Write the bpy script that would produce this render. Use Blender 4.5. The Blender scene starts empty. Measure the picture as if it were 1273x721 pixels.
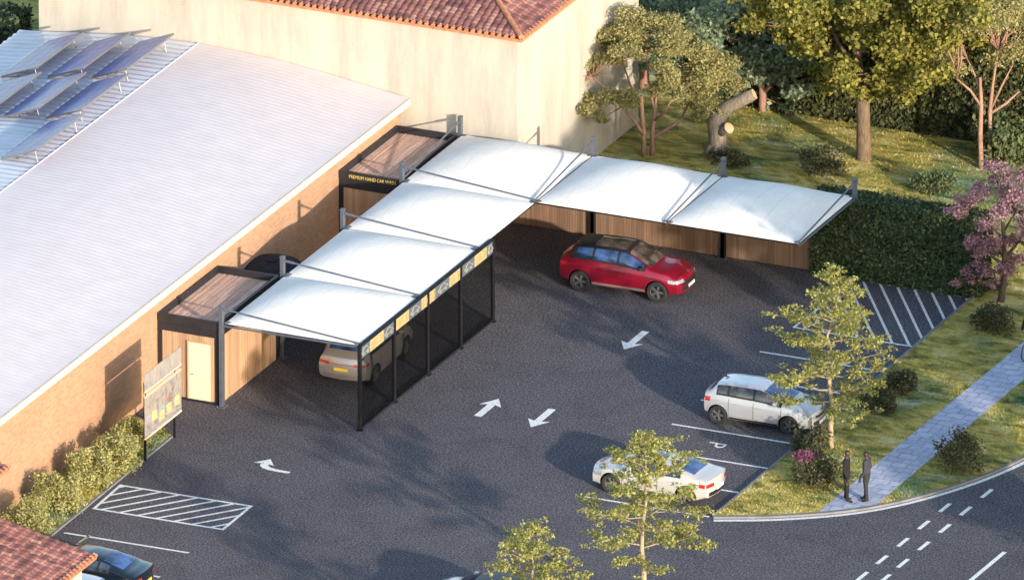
import bpy, bmesh, math, random
import numpy as np
from mathutils import Vector, Matrix
R = math.radians
random.seed(7)
rng = np.random.default_rng(7)
scene = bpy.context.scene
COL = scene.collection

# ------------------------------------------------------------------ camera (long lens, far away)
SE = 0.362; CE = math.sqrt(1 - SE * SE)
TH = R(66.03)
RV = Vector((math.sin(TH), math.cos(TH), 0))          # picture right, on the ground
HV = Vector((-math.cos(TH), math.sin(TH), 0))         # viewing direction, on the ground
FV = Vector((HV.x * CE, HV.y * CE, -SE))
UV_ = RV.cross(FV).normalized()
DIST, SC = 600.0, 35.0
FPX = SC * DIST
CAM = -FV * DIST
W0, H0 = 1273.0, 721.0

def P(px, py, z=0.0):
    """World point at height z that stands at that place in the photograph."""
    d = FV + RV * ((px - W0 / 2) / FPX) + UV_ * ((H0 / 2 - py) / FPX)
    return CAM + d * ((z - CAM.z) / d.z)

def PD(px, py, bx, by, depth=0.0):
    """Point beside/above a plant whose foot is at picture point (bx, by): depth metres behind the foot."""
    b = P(bx, by)
    return b + RV * ((px - bx) / SC) + HV * depth + Vector((0, 0, (by - py) / (SC * CE) - depth * SE / CE))

cam_d = bpy.data.cameras.new('camera'); cam = bpy.data.objects.new('camera', cam_d); COL.objects.link(cam)
cam.matrix_world = Matrix(((RV.x, UV_.x, -FV.x, CAM.x), (RV.y, UV_.y, -FV.y, CAM.y), (RV.z, UV_.z, -FV.z, CAM.z), (0, 0, 0, 1)))
cam_d.sensor_width = 36; cam_d.lens = FPX / W0 * 36
cam_d.clip_start = 5; cam_d.clip_end = 4000
scene.camera = cam

# ------------------------------------------------------------------ helpers: objects
def props(o, label=None, cat=None, group=None, kind=None):
    if label: o['label'] = label
    if cat: o['category'] = cat
    if group: o['group'] = group
    if kind: o['kind'] = kind
    return o

def link(name, me, parent=None, mats=()):
    o = bpy.data.objects.new(name, me); COL.objects.link(o)
    for m in mats: me.materials.append(m)
    if parent is not None: o.parent = parent
    return o

def thing(name, loc, label, cat, group=None, rz=0.0):
    o = bpy.data.objects.new(name, None); COL.objects.link(o)
    o.empty_display_size = 0.3
    o.location = loc; o.rotation_euler = (0, 0, rz)
    return props(o, label, cat, group)

def copy_tree(o, parent=None):
    c = o.copy(); COL.objects.link(c)
    if parent is not None: c.parent = parent
    for ch in list(o.children): copy_tree(ch, c)
    return c

class MB:
    """Mesh collector: gathers boxes, tubes, prisms into one mesh."""
    def __init__(s): s.v = []; s.f = []; s.mi = []
    def add(s, vs, fs, mi=0):
        n = len(s.v); s.v += [tuple(v) for v in vs]; s.f += [tuple(i + n for i in f) for f in fs]; s.mi += [mi] * len(fs); return s
    def box(s, x0, x1, y0, y1, z0, z1, mi=0, M=None):
        vs = [Vector((x, y, z)) for z in (z0, z1) for y in (y0, y1) for x in (x0, x1)]
        if M is not None: vs = [M @ v for v in vs]
        return s.add(vs, [(0, 2, 3, 1), (4, 5, 7, 6), (0, 1, 5, 4), (2, 6, 7, 3), (0, 4, 6, 2), (1, 3, 7, 5)], mi)
    def tube(s, pts, rad, n=8, mi=0, cap=True):
        pts = [Vector(p) for p in pts]
        if not hasattr(rad, '__len__'): rad = [rad] * len(pts)
        rings = []; prev = None
        for i, p in enumerate(pts):
            t = (pts[min(i + 1, len(pts) - 1)] - pts[max(i - 1, 0)]).normalized()
            if prev is None:
                a = t.orthogonal().normalized()
            else:
                a = (prev - t * prev.dot(t))
                a = a.normalized() if a.length > 1e-6 else t.orthogonal().normalized()
            prev = a; b = t.cross(a)
            rings.append([p + (a * math.cos(2 * math.pi * k / n) + b * math.sin(2 * math.pi * k / n)) * rad[i] for k in range(n)])
        vs = [v for r in rings for v in r]; fs = []
        for i in range(len(rings) - 1):
            for k in range(n):
                fs.append((i * n + k, i * n + (k + 1) % n, (i + 1) * n + (k + 1) % n, (i + 1) * n + k))
        if cap:
            fs.append(tuple(range(n - 1, -1, -1))); fs.append(tuple((len(rings) - 1) * n + k for k in range(n)))
        return s.add(vs, fs, mi)
    def prism(s, poly, z0, z1, mi=0, M=None):
        n = len(poly)
        vs = [Vector((p[0], p[1], z0)) for p in poly] + [Vector((p[0], p[1], z1)) for p in poly]
        if M is not None: vs = [M @ v for v in vs]
        fs = [tuple(range(n - 1, -1, -1)), tuple(range(n, 2 * n))] + [(i, (i + 1) % n, n + (i + 1) % n, n + i) for i in range(n)]
        return s.add(vs, fs, mi)
    def grid(s, rows, mi=0, closed=False):
        n = len(rows[0]); vs = [v for r in rows for v in r]; fs = []
        for i in range(len(rows) - 1):
            for k in range(n if closed else n - 1):
                fs.append((i * n + k, i * n + (k + 1) % n, (i + 1) * n + (k + 1) % n, (i + 1) * n + k))
        return s.add(vs, fs, mi)
    def lathe(s, prof, n=28, M=None, mi=0):
        rows = []
        for r, z in prof:
            row = [Vector((r * math.cos(2 * math.pi * k / n), r * math.sin(2 * math.pi * k / n), z)) for k in range(n)]
            rows.append([M @ v for v in row] if M is not None else row)
        return s.grid(rows, mi, closed=True)
    def build(s, name, mats, parent=None, smooth=False, sharp=None, bevel=0.0):
        me = bpy.data.meshes.new(name); me.from_pydata(s.v, [], s.f)
        if not isinstance(mats, (list, tuple)): mats = [mats]
        o = link(name, me, parent, mats)
        if len(mats) > 1: me.polygons.foreach_set('material_index', s.mi)
        bm = bmesh.new(); bm.from_mesh(me); bmesh.ops.recalc_face_normals(bm, faces=bm.faces)
        if bevel: 
            es = [e for e in bm.edges if len(e.link_faces) == 2 and e.calc_face_angle(0) > 0.6]
            bmesh.ops.bevel(bm, geom=es, offset=bevel, segments=2, profile=0.6, affect='EDGES', clamp_overlap=True)
        bm.to_mesh(me); bm.free()
        if smooth:
            me.polygons.foreach_set('use_smooth', [True] * len(me.polygons))
            if sharp: me.set_sharp_from_angle(angle=R(sharp))
        me.update()
        return o

def np_mesh(name, verts, quads, mats, parent=None, nper=4):
    me = bpy.data.meshes.new(name)
    nv, nf = len(verts), len(quads)
    me.vertices.add(nv); me.vertices.foreach_set('co', np.asarray(verts, np.float32).ravel())
    me.loops.add(nf * nper); me.loops.foreach_set('vertex_index', np.asarray(quads, np.int32).ravel())
    me.polygons.add(nf); me.polygons.foreach_set('loop_start', np.arange(0, nf * nper, nper, dtype=np.int32))
    me.update(calc_edges=True); me.validate()
    return link(name, me, parent, mats if isinstance(mats, (list, tuple)) else [mats])

# ------------------------------------------------------------------ helpers: materials
def new_mat(name):
    m = bpy.data.materials.new(name); m.use_nodes = True
    nt = m.node_tree; b = nt.nodes['Principled BSDF']
    return m, nt, b

def nd(nt, t, **kw):
    n = nt.nodes.new(t)
    for k, v in kw.items():
        if hasattr(n, k): setattr(n, k, v)
        else: n.inputs[k].default_value = v
    return n

def ramp(nt, fac, stops):
    n = nt.nodes.new('ShaderNodeValToRGB'); e = n.color_ramp.elements
    while len(e) < len(stops): e.new(0.5)
    for el, (p, c) in zip(e, stops): el.position = p; el.color = (*c, 1)
    nt.links.new(fac, n.inputs[0]); return n.outputs[0]

def mixc(nt, fac, a, b, mode='MIX'):
    n = nt.nodes.new('ShaderNodeMix'); n.data_type = 'RGBA'; n.blend_type = mode
    for sock, v in ((n.inputs[0], fac), (n.inputs[6], a), (n.inputs[7], b)):
        if isinstance(v, bpy.types.NodeSocket): nt.links.new(v, sock)
        elif hasattr(v, '__len__'): sock.default_value = (*v, 1) if len(v) == 3 else v
        else: sock.default_value = v
    return n.outputs[2]

def noise(nt, scale, detail=4.0, rough=0.6, vec=None, dist=0.0):
    n = nd(nt, 'ShaderNodeTexNoise'); n.inputs['Scale'].default_value = scale; n.inputs['Detail'].default_value = detail
    n.inputs['Roughness'].default_value = rough; n.inputs['Distortion'].default_value = dist
    if vec is not None: nt.links.new(vec, n.inputs['Vector'])
    return n.outputs['Fac']

def coords(nt, kind='Object', scale=(1, 1, 1), rot=(0, 0, 0)):
    t = nt.nodes.new('ShaderNodeTexCoord'); m = nt.nodes.new('ShaderNodeMapping')
    m.inputs['Scale'].default_value = scale; m.inputs['Rotation'].default_value = rot
    nt.links.new(t.outputs[kind], m.inputs[0]); return m.outputs[0]

def bump(nt, b, h, strength=0.3, dist=0.02):
    n = nt.nodes.new('ShaderNodeBump'); n.inputs['Strength'].default_value = strength; n.inputs['Distance'].default_value = dist
    nt.links.new(h, n.inputs['Height']); nt.links.new(n.outputs[0], b.inputs['Normal'])

def mat(name, col, rough=0.6, metal=0.0, var=0.12, vscale=3.0, bmp=0.0, bscale=40.0, coat=0.0, spec=None):
    m, nt, b = new_mat(name)
    c = coords(nt)
    f = noise(nt, vscale, 5, 0.6, c)
    lo = tuple(x * (1 - var) for x in col); hi = tuple(min(1, x * (1 + var)) for x in col)
    nt.links.new(ramp(nt, f, [(0.3, lo), (0.7, hi)]), b.inputs['Base Color'])
    b.inputs['Roughness'].default_value = rough; b.inputs['Metallic'].default_value = metal
    if coat: b.inputs['Coat Weight'].default_value = coat; b.inputs['Coat Roughness'].default_value = 0.04
    if spec is not None: b.inputs['Specular IOR Level'].default_value = spec
    if bmp: bump(nt, b, noise(nt, bscale, 3, 0.6, c), bmp, 0.01)
    return m

def asphalt_mat(name, dark, lite):
    m, nt, b = new_mat(name); c = coords(nt)
    big = noise(nt, 0.12, 4, 0.55, c)
    base = ramp(nt, big, [(0.3, dark), (0.7, lite)])
    sp = noise(nt, 14.0, 4, 0.85, c)
    spk = ramp(nt, sp, [(0.38, (0.22,) * 3), (0.5, (0.95,) * 3), (0.62, (2.5, 2.42, 2.32))])
    col = mixc(nt, 1.0, base, spk, 'MULTIPLY')
    fine = noise(nt, 40, 2, 0.7, c)
    col = mixc(nt, 0.8, col, ramp(nt, fine, [(0.32, (0.6,) * 3), (0.68, (1.45,) * 3)]), 'MULTIPLY')
    stain = noise(nt, 0.7, 5, 0.7, c, 0.8)
    col = mixc(nt, 1.0, col, ramp(nt, stain, [(0.35, (0.86,) * 3), (0.55, (1.05,) * 3)]), 'MULTIPLY')
    nt.links.new(col, b.inputs['Base Color']); b.inputs['Roughness'].default_value = 0.95
    b.inputs['Specular IOR Level'].default_value = 0.2
    bump(nt, b, sp, 0.35, 0.015)
    return m

def paint_mat(name, col=(0.75, 0.75, 0.74)):
    m, nt, b = new_mat(name); c = coords(nt)
    w = noise(nt, 14, 4, 0.75, c)
    nt.links.new(ramp(nt, w, [(0.34, tuple(x * 0.42 for x in col)), (0.50, col)]), b.inputs['Base Color'])
    b.inputs['Roughness'].default_value = 0.8
    return m

def lawn_mat(name):
    m, nt, b = new_mat(name)
    # strokes lie along the mown direction: stretched noise
    c = coords(nt, scale=(0.75, 1.7, 1.0), rot=(0, 0, R(-24)))
    n1 = noise(nt, 1.0, 6, 0.68, c, 0.6)
    c2 = coords(nt)
    n2 = noise(nt, 0.22, 4, 0.6, c2, 0.3)
    col = ramp(nt, n1, [(0.32, (0.030, 0.065, 0.035)), (0.42, (0.085, 0.15, 0.07)), (0.49, (0.21, 0.26, 0.09)), (0.55, (0.10, 0.19, 0.135)), (0.66, (0.42, 0.47, 0.36))])
    dry = ramp(nt, n1, [(0.32, (0.07, 0.085, 0.03)), (0.43, (0.24, 0.23, 0.065)), (0.53, (0.46, 0.37, 0.10)), (0.66, (0.55, 0.51, 0.27))])
    f = ramp(nt, n2, [(0.34, (0, 0, 0)), (0.52, (1, 1, 1))])
    col = mixc(nt, f, col, dry)
    fine = noise(nt, 22, 3, 0.7, c2)
    col = mixc(nt, 0.7, col, ramp(nt, fine, [(0.3, (0.55,) * 3), (0.7, (1.4,) * 3)]), 'MULTIPLY')
    nt.links.new(col, b.inputs['Base Color']); b.inputs['Roughness'].default_value = 0.95
    b.inputs['Specular IOR Level'].default_value = 0.1
    bump(nt, b, fine, 0.7, 0.05)
    return m

def leaf_mat(name, dark, mid, lite, trans=0.25):
    m, nt, b = new_mat(name)
    g = nt.nodes.new('ShaderNodeNewGeometry')
    c = coords(nt)
    f = noise(nt, 0.9, 3, 0.6, c)
    a = nt.nodes.new('ShaderNodeMath'); a.operation = 'MULTIPLY_ADD'
    nt.links.new(g.outputs['Random Per Island'], a.inputs[0]); a.inputs[1].default_value = 0.6
    h = nt.nodes.new('ShaderNodeMath'); h.operation = 'MULTIPLY'; nt.links.new(f, h.inputs[0]); h.inputs[1].default_value = 0.45
    nt.links.new(h.outputs[0], a.inputs[2])
    col = ramp(nt, a.outputs[0], [(0.1, dark), (0.5, mid), (0.9, lite)])
    nt.links.new(col, b.inputs['Base Color']); b.inputs['Roughness'].default_value = 0.6
    b.inputs['Specular IOR Level'].default_value = 0.25
    t = nt.nodes.new('ShaderNodeBsdfTranslucent'); nt.links.new(col, t.inputs[0])
    mx = nt.nodes.new('ShaderNodeMixShader'); mx.inputs[0].default_value = trans
    nt.links.new(b.outputs[0], mx.inputs[1]); nt.links.new(t.outputs[0], mx.inputs[2])
    nt.links.new(mx.outputs[0], nt.nodes['Material Output'].inputs[0])
    return m

def bark_mat(name, a, bcol):
    m, nt, b = new_mat(name); c = coords(nt, scale=(6, 6, 1.5))
    f = noise(nt, 2.5, 6, 0.7, c)
    nt.links.new(ramp(nt, f, [(0.3, a), (0.7, bcol)]), b.inputs['Base Color']); b.inputs['Roughness'].default_value = 0.9
    bump(nt, b, f, 0.8, 0.05); return m

def wood_mat(name, a, bcol, vertical=True):
    m, nt, b = new_mat(name)
    c = coords(nt, scale=(30, 30, 0.7) if vertical else (9, 1.0, 9))
    f = noise(nt, 1.0, 5, 0.65, c)
    g = nt.nodes.new('ShaderNodeNewGeometry')
    col = ramp(nt, f, [(0.25, a), (0.75, bcol)])
    col = mixc(nt, 0.85, col, ramp(nt, g.outputs['Random Per Island'], [(0, (0.78, 0.77, 0.77)), (1, (1.22, 1.2, 1.18))]), 'MULTIPLY')
    nt.links.new(col, b.inputs['Base Color']); b.inputs['Roughness'].default_value = 0.75
    return m

def brick_mat(name):
    m, nt, b = new_mat(name)
    t = nt.nodes.new('ShaderNodeTexCoord'); s = nt.nodes.new('ShaderNodeSeparateXYZ'); cmb = nt.nodes.new('ShaderNodeCombineXYZ')
    nt.links.new(t.outputs['Object'], s.inputs[0])
    ad = nt.nodes.new('ShaderNodeMath'); ad.operation = 'ADD'
    nt.links.new(s.outputs['X'], ad.inputs[0]); nt.links.new(s.outputs['Y'], ad.inputs[1])
    nt.links.new(ad.outputs[0], cmb.inputs['X']); nt.links.new(s.outputs['Z'], cmb.inputs['Y'])
    br = nt.nodes.new('ShaderNodeTexBrick'); nt.links.new(cmb.outputs[0], br.inputs['Vector'])
    br.inputs['Scale'].default_value = 1.0; br.inputs['Brick Width'].default_value = 0.24; br.inputs['Row Height'].default_value = 0.085
    br.inputs['Mortar Size'].default_value = 0.008; br.inputs['Bias'].default_value = 0.0
    br.inputs['Color1'].default_value = (0.33, 0.182, 0.108, 1); br.inputs['Color2'].default_value = (0.42, 0.245, 0.152, 1); br.inputs['Mortar'].default_value = (0.36, 0.25, 0.16, 1)
    # a few dark headers
    sn = noise(nt, 5.5, 2, 0.4, cmb.outputs[0])
    col = mixc(nt, ramp(nt, sn, [(0.69, (0, 0, 0)), (0.73, (0.55,) * 3)]), br.outputs['Color'], (0.22, 0.12, 0.07))
    st = noise(nt, 0.5, 5, 0.65, t.outputs['Object'])
    col = mixc(nt, 1.0, col, ramp(nt, st, [(0.3, (0.92, 0.91, 0.90)), (0.7, (1.06, 1.05, 1.04))]), 'MULTIPLY')
    nt.links.new(col, b.inputs['Base Color']); b.inputs['Roughness'].default_value = 0.9
    bump(nt, b, br.outputs['Fac'], -0.4, 0.01)
    return m

def stucco_mat(name, col):
    m, nt, b = new_mat(name); c = coords(nt)
    s = coords(nt, scale=(1.2, 1.2, 0.25))
    f = noise(nt, 0.8, 6, 0.7, s)
    base = ramp(nt, f, [(0.3, tuple(x * 0.74 for x in col)), (0.55, col), (0.8, tuple(x * 1.08 for x in col))])
    g = noise(nt, 18, 4, 0.7, c)
    base = mixc(nt, 0.5, base, ramp(nt, g, [(0.3, (0.84,) * 3), (0.7, (1.12,) * 3)]), 'MULTIPLY')
    nt.links.new(base, b.inputs['Base Color']); b.inputs['Roughness'].default_value = 0.92
    bump(nt, b, g, 0.25, 0.02); return m

def tile_mat(name):
    m, nt, b = new_mat(name)
    a = nt.nodes.new('ShaderNodeAttribute'); a.attribute_name = 'tile_tone'
    col = ramp(nt, a.outputs['Fac'], [(0.0, (0.085, 0.035, 0.036)), (0.35, (0.16, 0.064, 0.060)), (0.7, (0.23, 0.095, 0.083)), (1.0, (0.31, 0.16, 0.135))])
    n = noise(nt, 9, 4, 0.7, coords(nt))
    col = mixc(nt, 0.7, col, ramp(nt, n, [(0.3, (0.7,) * 3), (0.7, (1.25,) * 3)]), 'MULTIPLY')
    nt.links.new(col, b.inputs['Base Color']); b.inputs['Roughness'].default_value = 0.85; return m

def glass_dark(name, col=(0.02, 0.03, 0.045), rough=0.06):
    m, nt, b = new_mat(name); c = coords(nt)
    f = noise(nt, 2.2, 3, 0.6, c)
    nt.links.new(ramp(nt, f, [(0.4, tuple(x * 0.6 for x in col)), (0.62, tuple(x * 2.2 for x in col))]), b.inputs['Base Color'])
    b.inputs['Roughness'].default_value = rough; b.inputs['Specular IOR Level'].default_value = 0.9; b.inputs['IOR'].default_value = 1.6
    return m

def mesh_mat(name):
    """Fine woven black mesh: partly see-through."""
    m, nt, b = new_mat(name)
    b.inputs['Specular IOR Level'].default_value = 0.0; b.inputs['Roughness'].default_value = 0.9
    n = noise(nt, 30, 2, 0.6, coords(nt))
    nt.links.new(ramp(nt, n, [(0.3, (0.003, 0.0035, 0.005)), (0.7, (0.007, 0.0075, 0.010))]), b.inputs['Base Color'])
    t = nt.nodes.new('ShaderNodeBsdfTransparent'); mx = nt.nodes.new('ShaderNodeMixShader'); mx.inputs[0].default_value = 0.40
    nt.links.new(t.outputs[0], mx.inputs[1]); nt.links.new(b.outputs[0], mx.inputs[2])
    nt.links.new(mx.outputs[0], nt.nodes['Material Output'].inputs[0]); return m

def paving_mat(name):
    m, nt, b = new_mat(name)
    c = coords(nt)
    wv = nt.nodes.new('ShaderNodeTexNoise'); wv.inputs['Scale'].default_value = 1.3; nt.links.new(c, wv.inputs['Vector'])
    va = nt.nodes.new('ShaderNodeVectorMath'); va.operation = 'MULTIPLY_ADD'
    nt.links.new(wv.outputs['Color'], va.inputs[0]); va.inputs[1].default_value = (0.25, 0.25, 0); nt.links.new(c, va.inputs[2])
    br = nt.nodes.new('ShaderNodeTexBrick'); nt.links.new(va.outputs[0], br.inputs['Vector']); br.inputs['Scale'].default_value = 1.0
    br.inputs['Brick Width'].default_value = 0.62; br.inputs['Row Height'].default_value = 0.42; br.inputs['Mortar Size'].default_value = 0.018
    br.inputs['Color1'].default_value = (0.31, 0.345, 0.47, 1); br.inputs['Color2'].default_value = (0.42, 0.45, 0.57, 1); br.inputs['Mortar'].default_value = (0.20, 0.22, 0.31, 1)
    n = noise(nt, 4, 5, 0.7, c)
    col = mixc(nt, 0.9, br.outputs['Color'], ramp(nt, n, [(0.3, (0.72,) * 3), (0.7, (1.25, 1.22, 1.2))]), 'MULTIPLY')
    nt.links.new(col, b.inputs['Base Color']); b.inputs['Roughness'].default_value = 0.85
    bump(nt, b, br.outputs['Fac'], -0.5, 0.02); return m

M = dict(
    asphalt=asphalt_mat('asphalt', (0.073, 0.069, 0.082), (0.092, 0.086, 0.096)),
    road=asphalt_mat('road_asphalt', (0.066, 0.065, 0.080), (0.082, 0.079, 0.092)),
    paint=paint_mat('road_paint'), lawn=lawn_mat('lawn'), paving=paving_mat('stone_paving'),
    kerb=mat('kerb_stone', (0.16, 0.16, 0.17), 0.9, var=0.25, vscale=2),
    earth=mat('earth', (0.03, 0.045, 0.02), 0.95, var=0.4, vscale=0.3),
    brick=brick_mat('brick'), cream=stucco_mat('cream_render', (0.455, 0.41, 0.35)),
    tile=tile_mat('clay_tile'), clay=mat('clay_edge', (0.42, 0.17, 0.09), 0.85, var=0.3, vscale=6),
    roof_white=mat('white_roof_sheet', (0.60, 0.535, 0.545), 0.6, var=0.05, vscale=1.2),
    roof_grey=mat('grey_roof_sheet', (0.50, 0.52, 0.58), 0.4, var=0.12, vscale=0.8),
    fascia=mat('cream_fascia', (0.62, 0.56, 0.44), 0.7, var=0.06),
    fabric=mat('white_canopy_fabric', (0.80, 0.75, 0.69), 0.9, var=0.03, vscale=1.0, bmp=0.15, bscale=3),
    steel=mat('grey_steel', (0.13, 0.15, 0.19), 0.45, 0.5, var=0.2),
    black=mat('black_metal', (0.009, 0.0095, 0.012), 0.65, 0.0, var=0.25, spec=.2),
    darkframe=mat('dark_frame', (0.022, 0.022, 0.028), 0.5, 0.2, var=0.25),
    timber=wood_mat('light_timber', (0.33, 0.205, 0.125), (0.48, 0.315, 0.20)),
    timber_dark=wood_mat('weathered_timber', (0.12, 0.075, 0.05), (0.27, 0.17, 0.115)),
    deck=wood_mat('roof_deck_timber', (0.32, 0.21, 0.165), (0.66, 0.46, 0.38), False),
    door=mat('cream_door', (0.62, 0.56, 0.42), 0.6, var=0.04),
    gold=mat('gold_letters', (0.62, 0.47, 0.12), 0.5, 0.2, var=0.1),
    yellow=mat('yellow_sign', (0.40, 0.325, 0.16), 0.6, var=0.06),
    slate=mat('slate_sign', (0.085, 0.11, 0.14), 0.6, var=0.15),
    signtext=mat('brown_lettering', (0.30, 0.20, 0.09), 0.7, var=0.1),
    silverline=mat('silver_lines', (0.34, 0.31, 0.23), 0.5, var=0.1),
    mesh=mesh_mat('screen_mesh'), tank=mat('tank_plastic', (0.02, 0.024, 0.032), 0.9, var=0.3, spec=.15),
    panel=mat('solar_cells', (0.20, 0.215, 0.45), 0.35, 0.0, var=0.15, vscale=1.5),
    alu=mat('aluminium', (0.24, 0.24, 0.25), 0.4, 0.6, var=0.08),
    rubber=mat('tyre_rubber', (0.018, 0.018, 0.019), 0.8, var=0.2), rim_dark=mat('dark_rim', (0.20, 0.20, 0.21), 0.35, 0.6, var=0.2),
    rim=mat('silver_rim', (0.42, 0.42, 0.44), 0.35, 0.8, var=0.1), trim=mat('black_trim', (0.015, 0.015, 0.017), 0.45, var=0.2),
    clad=mat('grey_cladding', (0.20, 0.17, 0.15), 0.6, var=0.1),
    glass=glass_dark('car_glass'), glass_blue=glass_dark('blue_car_glass', (0.02, 0.045, 0.13)), glass_warm=glass_dark('bronze_car_glass', (0.06, 0.05, 0.045)),
    lamp=mat('clear_lamp', (0.30, 0.32, 0.34), 0.12, 0.2, var=0.2, vscale=20, coat=0.6),
    tail=mat('red_lamp', (0.42, 0.015, 0.02), 0.15, var=0.25, vscale=14, coat=0.8),
    plate_y=mat('yellow_plate', (0.75, 0.52, 0.05), 0.5, var=0.05), plate_w=mat('white_plate', (0.75, 0.75, 0.72), 0.5, var=0.05),
)
def fabric_mat(name):
    m, nt, b = new_mat(name); c = coords(nt)
    n = noise(nt, 0.9, 5, .65, c); n2 = noise(nt, 7, 4, .7, c)
    col = ramp(nt, n, [(.3, (.72, .675, .62)), (.65, (.82, .77, .71))])
    col = mixc(nt, .5, col, ramp(nt, n2, [(.3, (.90, .90, .90)), (.6, (1.04, 1.04, 1.04))]), 'MULTIPLY')
    w = nt.nodes.new('ShaderNodeTexWave'); w.inputs['Scale'].default_value = .40; w.inputs['Distortion'].default_value = 0; w.bands_direction = 'X'; nt.links.new(c, w.inputs['Vector'])
    seam = ramp(nt, w.outputs['Fac'], [(0.0, (1, 1, 1)), (0.012, (0, 0, 0))])
    col = mixc(nt, seam, col, (.69, .655, .61))
    nt.links.new(col, b.inputs['Base Color']); b.inputs['Roughness'].default_value = .9; b.inputs['Specular IOR Level'].default_value = .2
    wr = noise(nt, 1.6, 4, .6, coords(nt, scale=(1, 1, 1))); bump(nt, b, wr, .25, .06); return m
M['fabric'] = fabric_mat('white_canopy_fabric')
def car_paint(name, col, metal=0.3, rough=0.3):
    return mat(name, col, rough, metal, var=0.03, vscale=1.0, coat=1.0)
# ------------------------------------------------------------------ layout lines
O = P(277, 505); X0, Y0 = O.x, O.y
BAY = 5.08
X1, X2, X3 = X0 + BAY + 0.1, X0 + 2 * BAY + 0.1, X0 + 3 * BAY + 0.1
YL = [Y0 + k * BAY for k in range(5)]
Y3, Y4 = YL[3], YL[4]
XW = P(198, 490).x                      # warehouse wall
YC = Y4 + 0.35                          # cream building front
XC = X0 + (632 - 565) / 31.98           # its corner
ZF = 3.12                               # canopy edge height

def sheet(name, poly, z, m, kind='structure', thick=None, **kw):
    vs = [(p[0], p[1], z) for p in poly]; n = len(vs)
    mb = MB()
    if thick is None: mb.add(vs, [tuple(range(n))])
    else: mb.prism([(p[0], p[1]) for p in poly], z - thick, z)
    o = mb.build(name, m)
    if thick is None and o.data.polygons[0].normal.z < 0: o.data.flip_normals()
    return props(o, kind=kind, **kw)

# ------------------------------------------------------------------ ground
sheet('ground', [(-400, -400), (400, -400), (400, 400), (-400, 400)], -0.30, M['earth'])
sheet('car_park', [(XW - 0.2, Y0 - 60), (90, Y0 - 60), (90, Y4 + 0.2), (XW - 0.2, Y4 + 0.2)], 0.0, M['asphalt'], label='grey speckled asphalt of the car park')
kA, kB = P(887, 643.5), P(1210, 371)
curve_px = [(887, 644), (950, 643.5), (1000, 641), (1050, 636.5), (1100, 628.5), (1150, 616.5), (1200, 601), (1240, 585.5), (1275, 569), (1320, 545), (1380, 510), (1460, 460)]
curve = [P(*p) for p in curve_px]
yr = P(1300, 300).y
road_poly = [(p.x, p.y) for p in curve] + [(90, curve[-1].y), (90, Y0 - 60), (kA.x + 4, Y0 - 60), (kA.x, kA.y)]
sheet('road', [(kA.x, kA.y - 60)] + [(p.x, p.y) for p in curve] + [(90, curve[-1].y), (90, kA.y - 60)], 0.004, M['road'], label='blue grey asphalt of the curving road')
lawn_poly = [(p.x, p.y) for p in curve] + [(60, curve[-1].y), (60, Y4 + 0.2), (kB.x, Y4 + 0.2), (kA.x, kA.y + 0.05)]
sheet('lawn', lawn_poly, 0.07, M['lawn'], thick=0.3, label='grass verge between car park and road')
XE = XC + 0.0
sheet('lawn', [(XC - 30, Y4 + 0.2), (60, Y4 + 0.2), (60, Y4 + 70), (XC - 30, Y4 + 70)], 0.069, M['lawn'], thick=0.3, label='dry grass lawn under the big trees')
pL = [P(1017, 639), P(1090, 578), P(1185, 500), P(1245, 450.5), P(1300, 404), P(1400, 322)]
pR = [P(1087, 631.5), P(1160, 570), P(1240, 501), P(1273, 474), P(1330, 427), P(1440, 336)]
sheet('footpath', [(p.x, p.y) for p in pL] + [(p.x, p.y) for p in reversed(pR)] , 0.078, M['paving'], thick=0.06, label='blue grey stone slab footpath through the grass')
gA, gB = P(214, 543), P(60, 669)
strip = [(XW, gA.y + 1.2), (gA.x - 0.6, gA.y + 0.6), (gA.x, gA.y), (gB.x, gB.y), (gB.x, gB.y - 8), (XW, gB.y - 8)]
sheet('lawn', strip, 0.05, M['lawn'], thick=0.2, label='narrow grass strip along the brick wall')
# kerbs
def ribbon(name, pts, w, z, m, thick=None, **kw):
    pts = [Vector((p.x, p.y, 0)) for p in pts]; L, Rr = [], []
    for i, p in enumerate(pts):
        t = (pts[min(i + 1, len(pts) - 1)] - pts[max(i - 1, 0)]).normalized(); n = Vector((-t.y, t.x, 0)) * w / 2
        L.append(p + n); Rr.append(p - n)
    mb = MB()
    if thick:
        rows = [[(a.x, a.y, z), (b.x, b.y, z), (b.x, b.y, z - thick), (a.x, a.y, z - thick)] for a, b in zip(L, Rr)]
        mb.grid([[Vector(v) for v in r] for r in rows], closed=True)
        n = 4 * (len(rows) - 1); mb.f += [(0, 1, 2, 3), (n + 3, n + 2, n + 1, n)]; mb.mi += [0, 0]
    else:
        mb.grid([[Vector((a.x, a.y, z)), Vector((b.x, b.y, z))] for a, b in zip(L, Rr)])
    o = mb.build(name, m)
    if not thick and o.data.polygons[0].normal.z < 0: o.data.flip_normals()
    return props(o, **kw)
ribbon('kerb', [kA + (kB - kA) * t for t in (0, 0.5, 1.0)], 0.10, 0.10, M['kerb'], 0.3, kind='structure')
fine_curve = []
for i in range(len(curve) - 1):
    p0, p1, p2, p3 = curve[max(i - 1, 0)], curve[i], curve[i + 1], curve[min(i + 2, len(curve) - 1)]
    for k in range(6):
        t = k / 6
        fine_curve.append(0.5 * ((2 * p1) + (p2 - p0) * t + (2 * p0 - 5 * p1 + 4 * p2 - p3) * t * t + (3 * p1 - p0 - 3 * p2 + p3) * t ** 3))
nrm = []
ribbon('kerb', fine_curve, 0.14, 0.085, M['kerb'], 0.3, kind='structure')
off = []
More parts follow.
